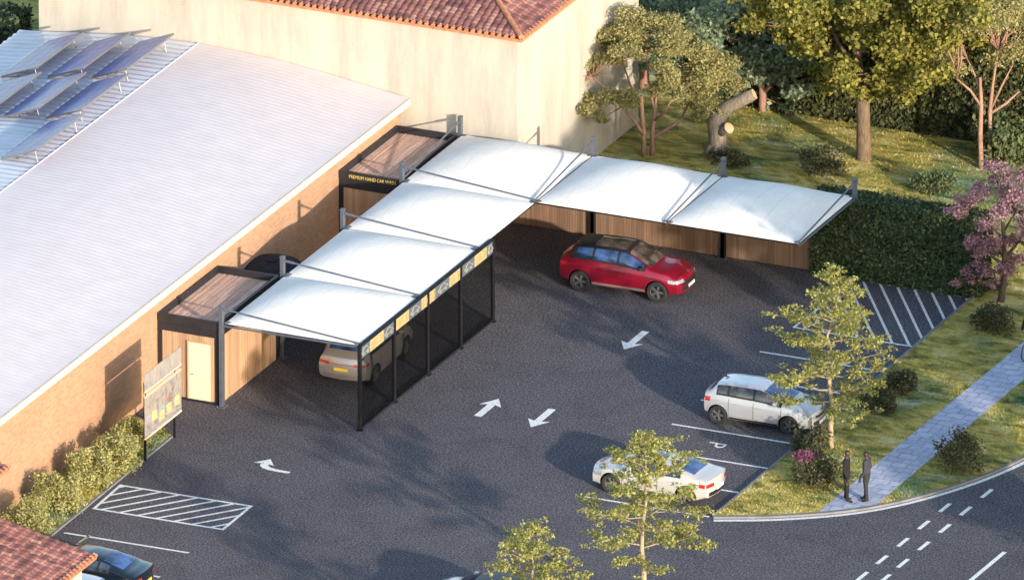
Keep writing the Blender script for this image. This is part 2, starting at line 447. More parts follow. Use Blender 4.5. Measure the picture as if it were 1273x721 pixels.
for i, p in enumerate(fine_curve):
    t = (fine_curve[min(i + 1, len(fine_curve) - 1)] - fine_curve[max(i - 1, 0)]).normalized()
    off.append(p + Vector((t.y, -t.x, 0)) * 0.22)
ribbon('road_line', off, 0.17, 0.010, M['paint'], kind='structure', label='white edge line round the curve of the road')
ribbon('kerb', [gA, gA + (gB - gA) * 0.5, gB], 0.08, 0.06, M['kerb'], 0.2, kind='structure')

# ------------------------------------------------------------------ painted markings
def line_px(name, a, b, w=0.10, z=0.006, **kw):
    pa, pb = P(*a), P(*b)
    return ribbon(name, [pa, pb], w, z, M['paint'], kind='structure', **kw)
for k in range(7):
    a = (726 + 36.4 * k, 617 - 30.0 * k); b = (a[0] + 156, a[1] + 25.2)
    line_px('parking_line', a, b, 0.11, label='white bay line in the row beside the grass verge')
for a, b in [((80, 662), (235, 687)), ((44, 692), (199, 717)), ((8, 722), (163, 747)), ((-28, 752), (127, 777))]:
    line_px('parking_line', a, b, 0.11, label='white bay line beside the tiled outbuilding')
for i in range(6):
    a = P(1072 - 26.1 + 25.6 * i - 0.0, 716 + 21 - 21.2 * i); 
for cx, cy in [(1046, 737), (1072, 716), (1096.4, 695.6), (1122.5, 674), (1148.5, 652.4), (1174.6, 631)] + [(1074, 740), (1100, 719), (1122.5, 700), (1148.5, 678.4), (1174.6, 656.7), (1200.6, 635), (1226.7, 613.4)]:
    line_px('road_line', (cx - 6.4, cy + 5.2), (cx + 6.4, cy - 5.2), 0.15, 0.010, label='short white dash on the road')
line_px('road_line', (1160, 760), (1249, 686), 0.16, 0.010, label='long white line on the road')
line_px('road_line', (98, 674), (112, 665), 0.10, label='short yellow line in the end bay').data.materials[0] = M['yellow']

def flat_poly(name, pts, z, label):
    mb = MB()
    for poly in pts: mb.add([(p[0], p[1], z) for p in poly], [tuple(range(len(poly)))])
    o = mb.build(name, M['paint']); 
    for p in o.data.polygons:
        if p.normal.z < 0: p.flip()
    return props(o, kind='structure', label=label)
def arrow(tail, tip, label):
    a, b = P(*tail), P(*tip); s = 1 if b.y > a.y else -1
    L = abs(b.y - a.y); x = (a.x + b.x) / 2
    def T(u, v): return (x + u, a.y + s * v)
    flat_poly('painted_arrow', [[T(-.14, 0), T(.14, 0), T(.14, L - .5), T(-.14, L - .5)], [T(-.42, L - .62), T(-.14, L - .5), T(.14, L - .5), T(.42, L - .62), T(0, L + .12)]], 0.006, label)
arrow((594, 517.5), (618, 497), 'white painted arrow pointing away, nearest the mesh screen')
arrow((687, 508.5), (661, 529.5), 'white painted arrow beside the one pointing away')
arrow((803, 412), (777, 433), 'white painted arrow in front of the red car')
# curved arrow: comes along -x, bends towards +y
a = P(360, 587.5); c = P(322.5, 582); tip = P(333.5, 573)
cx = c.x
pts = []
mid = [(a.x, a.y), (cx + 0.60, a.y + 0.01), (cx + 0.34, a.y + .05), (cx + 0.15, a.y + .13), (cx + 0.04, a.y + 0.26), (cx, a.y + 0.42)]
wd = [0.085, 0.095, 0.11, 0.13, 0.15, 0.15]
mb = MB(); rows = []
for i, (p, w) in enumerate(zip(mid, wd)):
    q0 = Vector(mid[max(i - 1, 0)]); q1 = Vector(mid[min(i + 1, len(mid) - 1)]); t = (q1 - q0).normalized(); n = Vector((-t.y, t.x)) * w
    rows.append([Vector((p[0] + n.x, p[1] + n.y, 0.006)), Vector((p[0] - n.x, p[1] - n.y, 0.006))])
mb.grid(rows); yy = a.y + 0.42
mb.add([(cx - .42, yy - .06, .006), (cx - .15, yy, .006), (cx + .15, yy, .006), (cx + .36, yy - .06, .006), (cx + .0, yy + .46, .006)], [(0, 1, 2, 3, 4)])
o = mb.build('painted_arrow', M['paint'])
for p in o.data.polygons:
    if p.normal.z < 0: p.flip()
props(o, kind='structure', label='white painted arrow with a bend, before the hatched bay')
# letter P, upright along +x
q = P(882.4, 549); 
mb = MB()
def PT(u, v): return (q.x + u, q.y - v, 0.006)
mb.add([PT(0, 0), PT(.66, 0), PT(.66, .08), PT(0, .08)], [(0, 1, 2, 3)])
cxp, r0, r1 = .47, .11, .19; rows = []
for k in range(13):
    an = -math.pi / 2 + math.pi * k / 12
    rows.append([Vector(PT(cxp + math.sin(an) * r0, .18 + math.cos(an) * r0 * 1.15)), Vector(PT(cxp + math.sin(an) * r1, .18 + math.cos(an) * r1 * 1.15))])
mb.grid(rows)
mb.add([PT(cxp - r1, .08), PT(cxp - r0, .08), PT(cxp - r0, .18), PT(cxp - r1, .18)], [(0, 1, 2, 3)])
mb.add([PT(cxp + r0, .08), PT(cxp + r1, .08), PT(cxp + r1, .18), PT(cxp + r0, .18)], [(0, 1, 2, 3)])
o = mb.build('painted_letter', M['paint']); 
for p in o.data.polygons:
    if p.normal.z < 0: p.flip()
props(o, kind='structure', label='white painted letter P in an empty bay')

def hatch(cs, dir_px, n, label, w=0.11):
    """outlined quadrilateral with clipped diagonal stripes; cs are four picture points."""
    q = [P(*c) for c in cs]; mb = MB()
    def seg(a, b, w, z):
        t = (b - a).normalized(); nn = Vector((-t.y, t.x, 0)) * w / 2
        mb.add([(v.x, v.y, z) for v in (a + nn, b + nn, b - nn, a - nn)], [(0, 1, 2, 3)])
    for i in range(4): 
        a, b = q[i], q[(i + 1) % 4]; t = (b - a).normalized() * w / 2
        seg(a - t, b + t, w, 0.006 + 0.001 * i)
    d = (P(*dir_px[1]) - P(*dir_px[0])).normalized(); nn = Vector((-d.y, d.x, 0))
    ts = [p.dot(nn) for p in q]; lo, hi = min(ts), max(ts)
    for k in range(n):
        c = lo + (hi - lo) * (k + 0.7) / n; hits = []
        for i in range(4):
            a, b = q[i], q[(i + 1) % 4]; ta, tb = a.dot(nn) - c, b.dot(nn) - c
            if ta * tb < 0: hits.append(a + (b - a) * (ta / (ta - tb)))
        if len(hits) == 2: seg(hits[0], hits[1], w, 0.011)
    o = mb.build('hatched_bay', M['paint'])
    for p in o.data.polygons:
        if p.normal.z < 0: p.flip()
    props(o, kind='structure', label=label)
hatch([(1063, 348), (1207, 371), (1135, 431), (987, 407)], ((1085, 351), (1121, 427)), 12, 'hatched white bay in front of the hedge', 0.10)
hatch([(150, 603), (312, 629), (277, 658), (117, 632)], ((145, 634), (231, 618)), 10, 'hatched white bay beside the grass strip', 0.11)

# ------------------------------------------------------------------ batten panels
def battens(name, m, parent, p0, length, z0, z1, axis, face, pitch=0.11, depth=0.03, backing=True):
    """Vertical boards along axis ('x'/'y') from p0; face = +1/-1 normal direction on the other axis."""
    mb = MB(); n = max(1, int(round(length / pitch))); s = length / n
    for i in range(n):
        a, b = i * s + 0.006, (i + 1) * s - 0.006
        d = depth * (0.8 + 0.4 * random.random()); lo, hi = (0, d) if face > 0 else (-d, 0)
        if axis == 'x': mb.box(p0[0] + a, p0[0] + b, p0[1] + lo, p0[1] + hi, z0, z1)
        else: mb.box(p0[0] + lo, p0[0] + hi, p0[1] + a, p0[1] + b, z0, z1)
    if backing:
        lo, hi = (-0.06, 0.012) if face > 0 else (-0.012, 0.06)
        if axis == 'x': mb.box(p0[0], p0[0] + length, p0[1] + lo, p0[1] + hi, z0 + .01, z1 - .01)
        else: mb.box(p0[0] + lo, p0[0] + hi, p0[1], p0[1] + length, z0 + .01, z1 - .01)
    return mb.build(name, m, parent)

# ------------------------------------------------------------------ warehouse
YS = Y0 - 40                                              # far (near-camera) end of the building, outside the frame
wh = thing('warehouse', (XW, YC - 0.05, 0), 'long brick warehouse with a shallow curved white sheet roof', 'building')
LW = YC - 0.05 - YS
ZE = 4.08
mb = MB(); mb.box(-0.3, 0, -LW, 0, -0.2, ZE - 0.22); mb.build('wall', M['brick'], wh)
mb = MB(); mb.box(-15.0, -14.7, -LW, 0, -0.2, ZE - 0.0); mb.build('rear_wall', M['brick'], wh)
prof = [(0.36, 0), (-0.4, .09), (-1.7, .28), (-3.3, .5), (-4.9, .68), (-6.5, .78), (-8.0, .83), (-8.7, .84), (-10.5, .76), (-12.2, .6), (-13.6, .44), (-15.1, .28)]
px_ = np.array([p[0] for p in prof][::-1]); pz_ = np.array([p[1] for p in prof][::-1])
def roof_z(x):
    xs = np.clip(np.array([x - .5, x - .25, x, x + .25, x + .5]), -15.1, .36); return float(np.mean(np.interp(xs, px_, pz_))) + ZE
XB = -8.0
def roof_sheet(name, xa, xb, pitch, amp, m, nx, sub=4, lift=0.0):
    ys = np.arange(0, LW + 1e-6, pitch / sub); xs = np.linspace(xa, xb, nx)
    hz = np.array([0, 1, 1, 0.0]) if sub == 4 else np.array([0, .75, 1.0, .75, 0, 0])[:sub]
    amp_y = np.array([amp * hz[i % sub] for i in range(len(ys))])
    zz = np.array([roof_z(x) for x in xs])
    V = np.zeros((len(ys), nx, 3)); V[:, :, 0] = xs[None]; V[:, :, 1] = -ys[:, None]; V[:, :, 2] = zz[None] + amp_y[:, None] + lift
    idx = np.arange(len(ys) * nx).reshape(len(ys), nx)
    Q = np.stack([idx[:-1, :-1], idx[1:, :-1], idx[1:, 1:], idx[:-1, 1:]], -1).reshape(-1, 4)
    Vb = V.reshape(-1, 3).copy(); Vb[:, 2] -= 0.07; n0 = len(Vb)
    return np_mesh(name, np.concatenate([V.reshape(-1, 3), Vb]), np.concatenate([Q, Q[:, ::-1] + n0]), m, wh)
roof_sheet('roof', XB, 0.36, 0.27, 0.0055, M['roof_white'], 26)
roof_sheet('ribbed_roof', -15.1, XB, 0.42, 0.040, M['roof_grey'], 26, lift=-0.015)
mb = MB(); mb.box(0.30, 0.40, -LW, 0, ZE - 0.27, ZE - 0.02); mb.box(0, 0.30, -LW, 0, ZE - 0.25, ZE - 0.15); mb.build('fascia', M['fascia'], wh)
mb = MB(); mb.tube([(XB, -LW, roof_z(XB) + .03), (XB, 0, roof_z(XB) + .01)], 0.02, 6); mb.build('roof_joint', M['roof_white'], wh)

# solar panels
def solar_panel(i, px, py, label):
    w, L, drop = 1.42, 3.95, 0.56
    z = ZE + 1.0
    for _ in range(4):
        p = P(px, py, z); z = roof_z(p.x - XW) + 0.07
    t = thing('solar_panel', p, label, 'solar panel', 'tilted solar panels in rows on the warehouse roof')
    ln = math.hypot(w, drop); ang = math.atan2(drop, w)
    T = Matrix.Rotation(-ang, 4, 'Y')
    mb = MB(); mb.box(0.02, ln - .02, 0.02, L - .02, 0.0, 0.03, M=T); mb.build('panel', M['panel'], t)
    mb = MB()
    for x0, x1, y0, y1 in [(0, ln, -.015, .02), (0, ln, L - .02, L + .015), (0, .03, .02, L - .02), (ln - .03, ln, .02, L - .02)]: mb.box(x0, x1, y0, y1, -.03, .036, M=T)
    for x in (ln / 3, 2 * ln / 3): mb.box(x - .008, x + .008, .02, L - .02, .030, .034, M=T)
    for k in range(1, 6): mb.box(.03, ln - .03, L * k / 6 - .006, L * k / 6 + .006, .030, .0335, M=T)
    mb.build('frame', M['alu'], t)
    for yy in (0.35, L - 0.35):
        mb = MB(); mb.tube([(w * .82, yy, drop * .82 - .03), (w * .9, yy, -.06)], .016, 6); mb.tube([(w * .82, yy, drop * .82 - .03), (w * .3, yy, -.08)], .014, 6)
        mb.tube([(w * .2, yy, -.05), (w * .95, yy, -.07)], .014, 6); mb.build('leg', M['alu'], t)
for i, (px, py, lab) in enumerate([
        (114, 97.5, 'solar panel nearest the white sheet, against the cream wall'), (57, 148, 'solar panel in the middle of the row nearest the white sheet'),
        (1, 198, 'solar panel at the near end of the row nearest the white sheet'),
        (59, 97, 'solar panel in the second row from the white sheet, against the cream wall'), (4, 146, 'solar panel in the second row from the white sheet, further from the cream wall'),
        (1.5, 96, 'solar panel in the third row from the white sheet, against the cream wall'), (-52, 146, 'solar panel in the third row from the white sheet, cut by the picture edge')]):
    solar_panel(i, px, py, lab)

# ------------------------------------------------------------------ cream building with hipped tile roof
def tile_roof(name, parent, origin, eu, ev, nrm, LU, LV, clip, m, pu=0.26, pv=0.36, su=6, sv=3):
    """Barrel tiles on a sloping plane: u along the eave, v up the slope; clip(u, v) says what belongs."""
    nu, nv = int(LU / pu * su) + 1, int(LV / pv * sv) + 1
    us = np.arange(nu) * pu / su; vs = np.arange(nv) * pv / sv
    hu = 0.055 * np.abs(np.cos(np.pi * us / pu)) ** 0.8
    V = []; F = []; T = []; idx = {}
    rg = np.random.default_rng(3); tone = rg.random((int(LU / pu) + 3, int(LV / pv) + 3))
    fr = np.where(np.arange(nv) % sv == 0, 0.0, 1.0)
    def vert(i, j, base):
        key = (i, j, base)
        if key not in idx:
            h = hu[i] + 0.045 * (1 - ((j / sv) - base))
            p = origin + eu * us[i] + ev * vs[j] + nrm * h; idx[key] = len(V); V.append(tuple(p))
        return idx[key]
    for j in range(nv - 1):
        base = j // sv
        for i in range(nu - 1):
            if not clip(us[i] + pu / su / 2, vs[j] + pv / sv / 2): continue
            F.append((vert(i, j, base), vert(i + 1, j, base), vert(i + 1, j + 1, base), vert(i, j + 1, base)))
            T.append(tone[int((us[i] + pu / 2) / pu), base])
            if j % sv == 0 and j > 0 and (i, j, base - 1) in idx and (i + 1, j, base - 1) in idx:
                F.append((idx[(i, j, base - 1)], idx[(i + 1, j, base - 1)], vert(i + 1, j, base), vert(i, j, base))); T.append(0.1)
    o = np_mesh(name, np.array(V), np.array(F), m, parent)
    at = o.data.attributes.new('tile_tone', 'FLOAT', 'FACE'); at.data.foreach_set('value', np.array(T, np.float32)[:len(o.data.polygons)])
    return o
CB = thing('cream_building', (XC, YC, 0), 'tall cream rendered building with a hipped clay tile roof', 'building')
WB, DB, HB = 19.0, 10.8, 7.02
mb = MB(); mb.box(-WB, 0, 0, DB, -0.2, HB); mb.build('wall', M['cream'], CB, bevel=0.02)
ov = 0.22; pit = R(20)
mb = MB(); mb.box(-WB - ov, ov, -ov, DB + ov, HB - 0.10, HB); mb.build('soffit', M['cream'], CB)
mb = MB()
for k in range(int((WB + 2 * ov) / .26)):
    x = -WB - ov + .13 + k * .26; mb.tube([(x, -ov - .06, HB + .06), (x, -ov + .1, HB + .09)], .075, 8)
for k in range(int((DB + 2 * ov) / .26)):
    y = -ov + .13 + k * .26; mb.tube([(ov + .06, y, HB + .06), (ov - .1, y, HB + .09)], .075, 8)
mb.box(-WB - ov, ov + .03, -ov - .04, -ov + .02, HB - .08, HB + .02); mb.box(ov - .02, ov + .04, -ov + .021, DB + ov, HB - .08, HB + .02)
mb.build('eave', M['clay'], CB)
half = (DB + 2 * ov) / 2; LV = half / math.cos(pit)
def tl(name, o, eu, inw, LU, clip):
    ev = (inw * math.cos(pit) + Vector((0, 0, math.sin(pit)))); n = (Vector((0, 0, math.cos(pit))) - inw * math.sin(pit))
    return tile_roof(name, CB, Vector(o), Vector(eu), ev, n, LU, LV, clip, M['tile'])
LUF = WB + 2 * ov
tl('roof', (-WB - ov, -ov, HB + .04), (1, 0, 0), Vector((0, 1, 0)), LUF, lambda u, v: v * math.cos(pit) < LUF - u + .0 and v * math.cos(pit) < u)
tl('roof', (ov, -ov, HB + .04), (0, 1, 0), Vector((-1, 0, 0)), 2 * half, lambda u, v: v * math.cos(pit) < min(u, 2 * half - u))
mb = MB(); tz = math.tan(pit)
mb.tube([(ov, -ov, HB + .12), (ov - half, -ov + half, HB + .14 + half * tz)], .10, 10); mb.tube([(ov - half, -ov + half, HB + .14 + half * tz), (-WB - ov + half, -ov + half, HB + .14 + half * tz)], .10, 10)
mb.build('ridge', M['clay'], CB)
mb = MB(); mb.add([(-WB - ov, DB + ov, HB + .03), (ov, DB + ov, HB + .03), (ov - half, -ov + half, HB + half * tz), (-WB - ov + half, -ov + half, HB + half * tz)], [(0, 1, 2, 3)])
mb.add([(-WB - ov, DB + ov, HB + .03), (-WB - ov, -ov, HB + .03), (-WB - ov + half, -ov + half, HB + half * tz)], [(0, 1, 2)]); mb.build('rear_roof', M['clay'], CB)

# ------------------------------------------------------------------ timber kiosks
def kiosk(y0, label, with_door, lettering):
    H = 3.12; w = X0 - XW - 0.16; L = BAY - 0.1
    t = thing('timber_kiosk', (XW + 0.02, y0, 0), label, 'kiosk')
    mb = MB(); pw = 0.16
    for x, y in ((0, 0), (w - pw, 0), (0, L - pw), (w - pw, L - pw)):
        mb = MB(); mb.box(x, x + pw, y, y + pw, 0, H - .62); mb.build('post', M['darkframe'], t)
    mb = MB(); mb.box(0.161, w - .161, .01, .12, 0.0, 0.10)
    mb.build('threshold', M['darkframe'], t)
    mb = MB(); r = 0.07
    for z0, z1, e in ((H - .62, H - .34, 0.0), (H - .30, H, 0.02)):
        mb.box(-.0, w + e, -e, r, z0, z1); mb.box(-.0, w + e, L - r, L, z0, z1); mb.box(0, r, r, L - r, z0, z1); mb.box(w - r, w + e, r, L - r, z0, z1)
    mb.box(.01, w - .01, .01, L - .01, H - .345, H - .295)
    mb.build('fascia', M['darkframe'], t)
    mb = MB(); n = int((w - 2 * r) / .09)
    for i in range(n):
        x = r + (w - 2 * r) * i / n; mb.box(x + .008, x + (w - 2 * r) / n - .008, r + .01, L - r - .01, H - .29, H - .255 + .015 * random.random())
    mb.build('roof_deck', M['deck'], t)
    dx0, dx1 = w - .16 - 1.0, w - .16 - .14
    battens('front_wall', M['timber'], t, (.16, .06), (w - .32), .10, H - .62, 'x', -1, 0.085)
    if with_door:
        mb = MB(); mb.box(dx0, dx1, -.03, .025, .11, 2.22); d = mb.build('door', M['door'], t, bevel=.01)
        mb = MB(); mb.box(dx0 - .05, dx0, -.035, .02, .11, 2.27); mb.box(dx1, dx1 + .05, -.035, .02, .11, 2.27); mb.box(dx0, dx1, -.035, .02, 2.221, 2.27); mb.build('door_frame', M['timber'], t)
        mb = MB(); mb.tube([(dx0 + .09, -.03, 1.05), (dx0 + .09, -.07, 1.05), (dx0 + .2, -.07, 1.05)], .012, 6); mb.build('handle', M['steel'], d)
    battens('side_wall', M['timber'], t, (w - .06, .16), L - .32, .0, H - .62, 'y', 1, 0.085)
    battens('rear_wall', M['timber'], t, (.16, L - .06), w - .32, .0, H - .62, 'x', 1, 0.12)
    if lettering is not None:
        size, x, words_ = 0.185, 0.40, []
        for wd_ in 'PREMIUM HAND CAR WASH'.split():
            c = bpy.data.curves.new('word', 'FONT'); c.body = wd_; c.size = size; c.extrude = .006; c.space_character = 1.02
            o = bpy.data.objects.new('word', c); COL.objects.link(o); bpy.context.view_layer.update()
            me = bpy.data.meshes.new_from_object(o.evaluated_get(bpy.context.evaluated_depsgraph_get())); words_.append((me, o.dimensions.x)); bpy.data.objects.remove(o)
        gap = size * .42; k = (w - x - .12) / (sum(d for _, d in words_) + gap * (len(words_) - 1))
        for me, d in words_:
            n = link('lettering', me, t); me.materials.clear(); me.materials.append(M['gold']); n.location = (x, -.028, H - .22); n.rotation_euler = (R(90), 0, 0); n.scale.x = k; x += (d + gap) * k
    return t
kiosk(Y0, 'timber kiosk with a cream door beside the poster board', True, None)
letters = []
kiosk(Y3 + .02, 'timber kiosk with gold lettering beside the cream building', False, letters)
# timber side wall under the first canopy (continues from the kiosk to the ground)
# ------------------------------------------------------------------ water tank between the kiosks
p = P(338, 401)
t = thing('water_tank', (p.x, p.y, 0), 'dark round water tank behind the timber kiosk with the cream door', 'tank')
mb = MB(); mb.lathe([(1.1, 0), (1.12, .05), (1.10, .5), (1.13, .53), (1.13, .58), (1.10, .62), (1.10, 1.2), (1.13, 1.23), (1.13, 1.28), (1.10, 1.32), (1.10, 2.1), (1.05, 2.2)], 36); mb.build('body', M['tank'], t, True, 40)
mb = MB(); mb.lathe([(1.06, 2.19), (.8, 2.27), (.4, 2.33), (.22, 2.345), (.22, 2.40), (.0, 2.41)], 36); mb.build('lid', M['tank'], t, True, 40)

# ------------------------------------------------------------------ masts, stay rods and canopies
def mast(x, y, ends, label, h=3.78):
    t = thing('canopy_mast', (x, y, 0), label, 'post', 'steel masts that hold the white canopies')
    mb = MB(); mb.box(-.07, .07, -.09, .09, 0.02, h); mb.box(-.085, .085, -.105, .105, h, h + .03); mb.build('post', M['steel'], t, bevel=.012)
    mb = MB(); mb.box(-.17, .17, -.17, .17, 0.0, .02)
    for a in (-.13, .13):
        for b in (-.13, .13): mb.tube([(a, b, .02), (a, b, .05)], .018, 6)
    mb.build('base_plate', M['steel'], t)
    for ex, ey in ends:
        mb = MB(); e = Vector((ex - x, ey - y, ZF + .07)); s = Vector((0, 0, h - .12)); s += (e - s).normalized() * .09
        mb.tube([s, e], .032, 8); mb.tube([s, s + (e - s).normalized() * .35], .05, 8); mb.build('stay_rod', M['steel'], t, True, 40)
        mb = MB(); s2 = Vector((0, 0, ZF - .10)); mb.tube([s2, e + Vector((0, 0, -.16))], .035, 6); mb.build('rafter', M['steel'], t, True, 40)
    return t
ordn = ['beside the cream kiosk door', 'at the back corner of the kiosk with the cream door', 'standing between the two timber kiosks', 'at the front corner of the kiosk with gold lettering']
XM = X0 - 0.02
mast(XM, YL[0] - .02, [(X1, YL[0] + .02)], 'tall grey steel mast ' + ordn[0])
for k in (1, 2, 3): mast(XM, YL[k], [(X1, YL[k])], 'tall grey steel mast ' + ordn[k])
mast(XM, Y4, [(X0 + .02, Y3 + .15)], 'grey steel mast against the cream wall')
mast(X1 + .0, Y4, [(X1, Y3)], 'grey steel mast nearest the corner of the cream building')
mast(X2 + .0, Y4, [(X2, Y3)], 'grey steel mast in front of the cut tree trunk')
mast(X3 + .0, Y4, [(X3, Y3)], 'grey steel mast at the end of the canopies by the hedge')

def canopy(xa, xb, ya, yb, axis, label, B=0.54):
    """fabric from the mast side (u=0) to the free side (u=1); arched across v between two rafters."""
    t = thing('fabric_canopy', ((xa + xb) / 2, (ya + yb) / 2, 0), label, 'canopy', 'white fabric canopies over the wash bays')
    N = 30; c = Vector(((xa + xb) / 2, (ya + yb) / 2, 0))
    def S(u, v, dz=0.0):
        uu = min(1, max(0, u)) ** 0.85; g = 1 - (2 * uu - 1) ** 2; a = 1 - (2 * v - 1) ** 2
        z = ZF + B * g * a + dz
        ins = 0.035
        if axis == 'x': x = xa + (xb - xa) * u; y = ya + (yb - ya) * (ins / 5 + v * (1 - 2 * ins / 5))
        else: x = xa + (xb - xa) * (ins / 5 + v * (1 - 2 * ins / 5)); y = yb + (ya - yb) * u
        return Vector((x, y, z)) - c
    mb = MB(); rows = [[S(i / N, j / N) for j in range(N + 1)] for i in range(N + 1)]; mb.grid(rows)
    mb.grid([[S(i / N, j / N, -.018) for j in range(N + 1)] for i in range(N + 1)])
    for e in ([(i / N, 0) for i in range(N + 1)], [(i / N, 1) for i in range(N + 1)], [(0, j / N) for j in range(N + 1)], [(1, j / N) for j in range(N + 1)]):
        mb.grid([[S(u, v), S(u, v, -.018)] for u, v in e])
    mb.build('fabric', M['fabric'], t, True, 50)
    mb = MB(); mb.tube([S(1, j / N, -.05) for j in range(0, N + 1, 3)], .028, 6); mb.build('edge_tube', M['black'], t, True, 40)
    for e in ([(i / N, 0) for i in range(0, N + 1, 3)], [(i / N, 1) for i in range(0, N + 1, 3)]):
        mb = MB(); mb.tube([S(u, v, -.035) for u, v in e], .018, 6); mb.build('edge_cable', M['steel'], t, True, 40)
    for u, v in ((0, 0), (0, 1), (1, 0), (1, 1)):
        mb = MB(); p = S(u, v, .002); mb.lathe([(0, .006), (.10, .006), (.10, -.02)], 10, Matrix.Translation(p + (S(.5, .5) - p).normalized() * .1)); mb.build('corner_plate', M['steel'], t)
    return t
canopy(X0 + .1, X1, YL[0], YL[1], 'x', 'white fabric canopy over the champagne car')
canopy(X0 + .1, X1, YL[1], YL[2], 'x', 'white fabric canopy next to the one over the champagne car')
canopy(X0 + .1, X1, YL[2], YL[3], 'x', 'white fabric canopy whose far edge meets the lettered kiosk')
canopy(X0 + .05, X1, Y3, Y4, 'y', 'white fabric canopy in the corner against the cream building')
canopy(X1, X2, Y3, Y4, 'y', 'white fabric canopy behind the red car')
canopy(X2, X3, Y3, Y4, 'y', 'white fabric canopy at the end next to the hedge')

# ------------------------------------------------------------------ mesh screen with sign band
XS = X1 + .12; LS = 11.35; HS = 3.08
t = thing('mesh_screen', (XS, Y0 - .1, 0), 'black mesh screen with yellow car wash signs along the canopies', 'screen')
ys = [0, LS * .255, LS * .505, LS * .753, LS]
for y in ys:
    mb = MB(); mb.box(-.06, .06, y - .06, y + .06, 0.015, HS); mb.box(-.12, .12, y - .12, y + .12, 0, .015); mb.build('post', M['black'], t, bevel=.01)
mb = MB(); mb.box(-.05, .05, .06, LS - .06, HS, HS + .08); mb.build('top_rail', M['black'], t)
for i in range(4):
    a, b = ys[i] + .06, ys[i + 1] - .06
    mb = MB(); mb.box(-.012, .012, a, b, .10, HS - .48); mb.build('mesh_panel', M['mesh'], t)
    mb = MB(); mb.box(-.035, .035, a, b, .03, .10); mb.build('rail', M['black'], t)
    mb = MB(); mb.box(-.03, .03, a, b, HS - .50, HS - .46); mb.build('rail', M['black'], t)
    mb = MB(); mb.box(-.02, .02, a, b, HS - .46, HS - .02); band = mb.build('sign_band', M['slate'], t)
    seq = [[('car', .02, .26), ('yel', .28, .68), ('car', .72, .98)], [('yel', .03, .42), ('car', .48, .76), ('yel', .82, .99)], [('yel', .01, .2), ('car', .3, .6), ('yel', .66, .99)], [('car', .10, .36), ('yel', .42, .80), ('car', .84, 1.0)]][i]
    for kind, s0, s1 in seq:
        ya, yb = a + (b - a) * s0, a + (b - a) * s1
        if kind == 'yel':
            mb = MB(); mb.box(.02, .032, ya, yb, HS - .45, HS - .03); o = mb.build('sign_board', M['yellow'], band)
            mb = MB(); wv = yb - ya
            for q, (l0, l1) in enumerate(((.08, .58), (.08, .5), (.08, .62), (.1, .4))):
                z = HS - .12 - .085 * q; y = ya + l0 * wv
                while y < ya + l1 * wv: 
                    dy = .05 + .03 * random.random(); mb.box(.032, .036, y, min(y + dy, ya + l1 * wv), z - .045, z); y += dy + .014
            mb.build('lettering', M['signtext'], o); mb = MB()
            for q in range(2):
                y = ya + wv * (.70 + .13 * q)
                for sg in (0, 1):
                    mb.add([Vector((.036, y, HS - .08 - sg * .32)), Vector((.036, y + .06, HS - .08 - sg * .32)), Vector((.036, y + .14, HS - .24)), Vector((.036, y + .08, HS - .24))], [(0, 1, 2, 3)])
            mb.build('chevron', M['signtext'], o)
        else:
            wv = yb - ya; z0 = HS - .36
            outl = [(0, .05), (.02, .12), (.16, .15), (.30, .25), (.62, .26), (.80, .15), (.97, .12), (1, .05)]
            mb = MB(); mb.tube([(.03, ya + wv * u, z0 + h) for u, h in outl], .014, 6)
            for u in (.22, .78): mb.tube([(.03, ya + wv * u + .055 * math.cos(k * math.pi / 4), z0 + .03 + .055 * math.sin(k * math.pi / 4)) for k in range(9)], .011, 6)
            mb.tube([(.03, ya + wv * .3, z0 + .05), (.03, ya + wv * .7, z0 + .05)], .012, 6)
            mb.build('car_icon', M['silverline'], band)

# ------------------------------------------------------------------ timber fence under the second arm
XFE = P(1012, 335).x
f = thing('timber_fence', (X1, Y4 + .1, 0), 'weathered vertical board fence under the canopies behind the red car', 'fence')
xs = [X0 + .2 - X1, 0.0, X2 - X1, XFE - X1]
for i in range(3):
    battens('board_panel', M['timber_dark'], f, (xs[i] + .08, 0.0), xs[i + 1] - xs[i] - .12, .02, 2.6, 'x', -1, 0.10)
for x in xs[1:3]:
    mb = MB(); mb.box(x - .08, x + .08, -.19, -.03, 0, 2.9); mb.build('post', M['black'], f)

# ------------------------------------------------------------------ poster board by the brick wall
pa, pb = P(180, 573), P(216, 543)
LB = P(223, 536).y - P(179, 572).y
t = thing('poster_board', (pa.x, pa.y - .08, 0), 'two part picture poster board on black legs beside the bushes', 'sign')
for y in (0.12, LB - .45):
    mb = MB(); mb.box(-.035, .035, y - .035, y + .035, 0, 2.9); mb.build('leg', M['black'], t)
def poster_mat(name, ops):
    m, nt, b = new_mat(name); c = coords(nt, scale=(1, .9, .55))
    n = noise(nt, 1.6, 6, .75, c, 1.2)
    nt.links.new(ramp(nt, n, ops), b.inputs['Base Color']); b.inputs['Roughness'].default_value = .55; return m
M['poster_top'] = poster_mat('poster_sky', [(.30, (.15, .14, .17)), (.45, (.26, .24, .24)), (.6, (.36, .31, .24)), (.75, (.20, .19, .21))])
M['poster_low'] = poster_mat('poster_scene', [(.28, (.09, .075, .075)), (.42, (.20, .18, .18)), (.52, (.34, .29, .24)), (.62, (.14, .14, .15)), (.78, (.28, .25, .18))])
mb = MB(); mb.box(.036, .066, 0, LB, 2.60, 3.24); mb.build('upper_poster', M['poster_top'], t)
mb = MB(); mb.box(.036, .066, 0, LB, .88, 2.38); low = mb.build('lower_poster', M['poster_low'], t)
for z0, z1 in ((2.56, 2.60), (.82, .88), (2.38, 2.41)):
    mb = MB(); mb.box(.03, .075, 0, LB, z0, z1); mb.build('board_edge', M['fascia'], t)
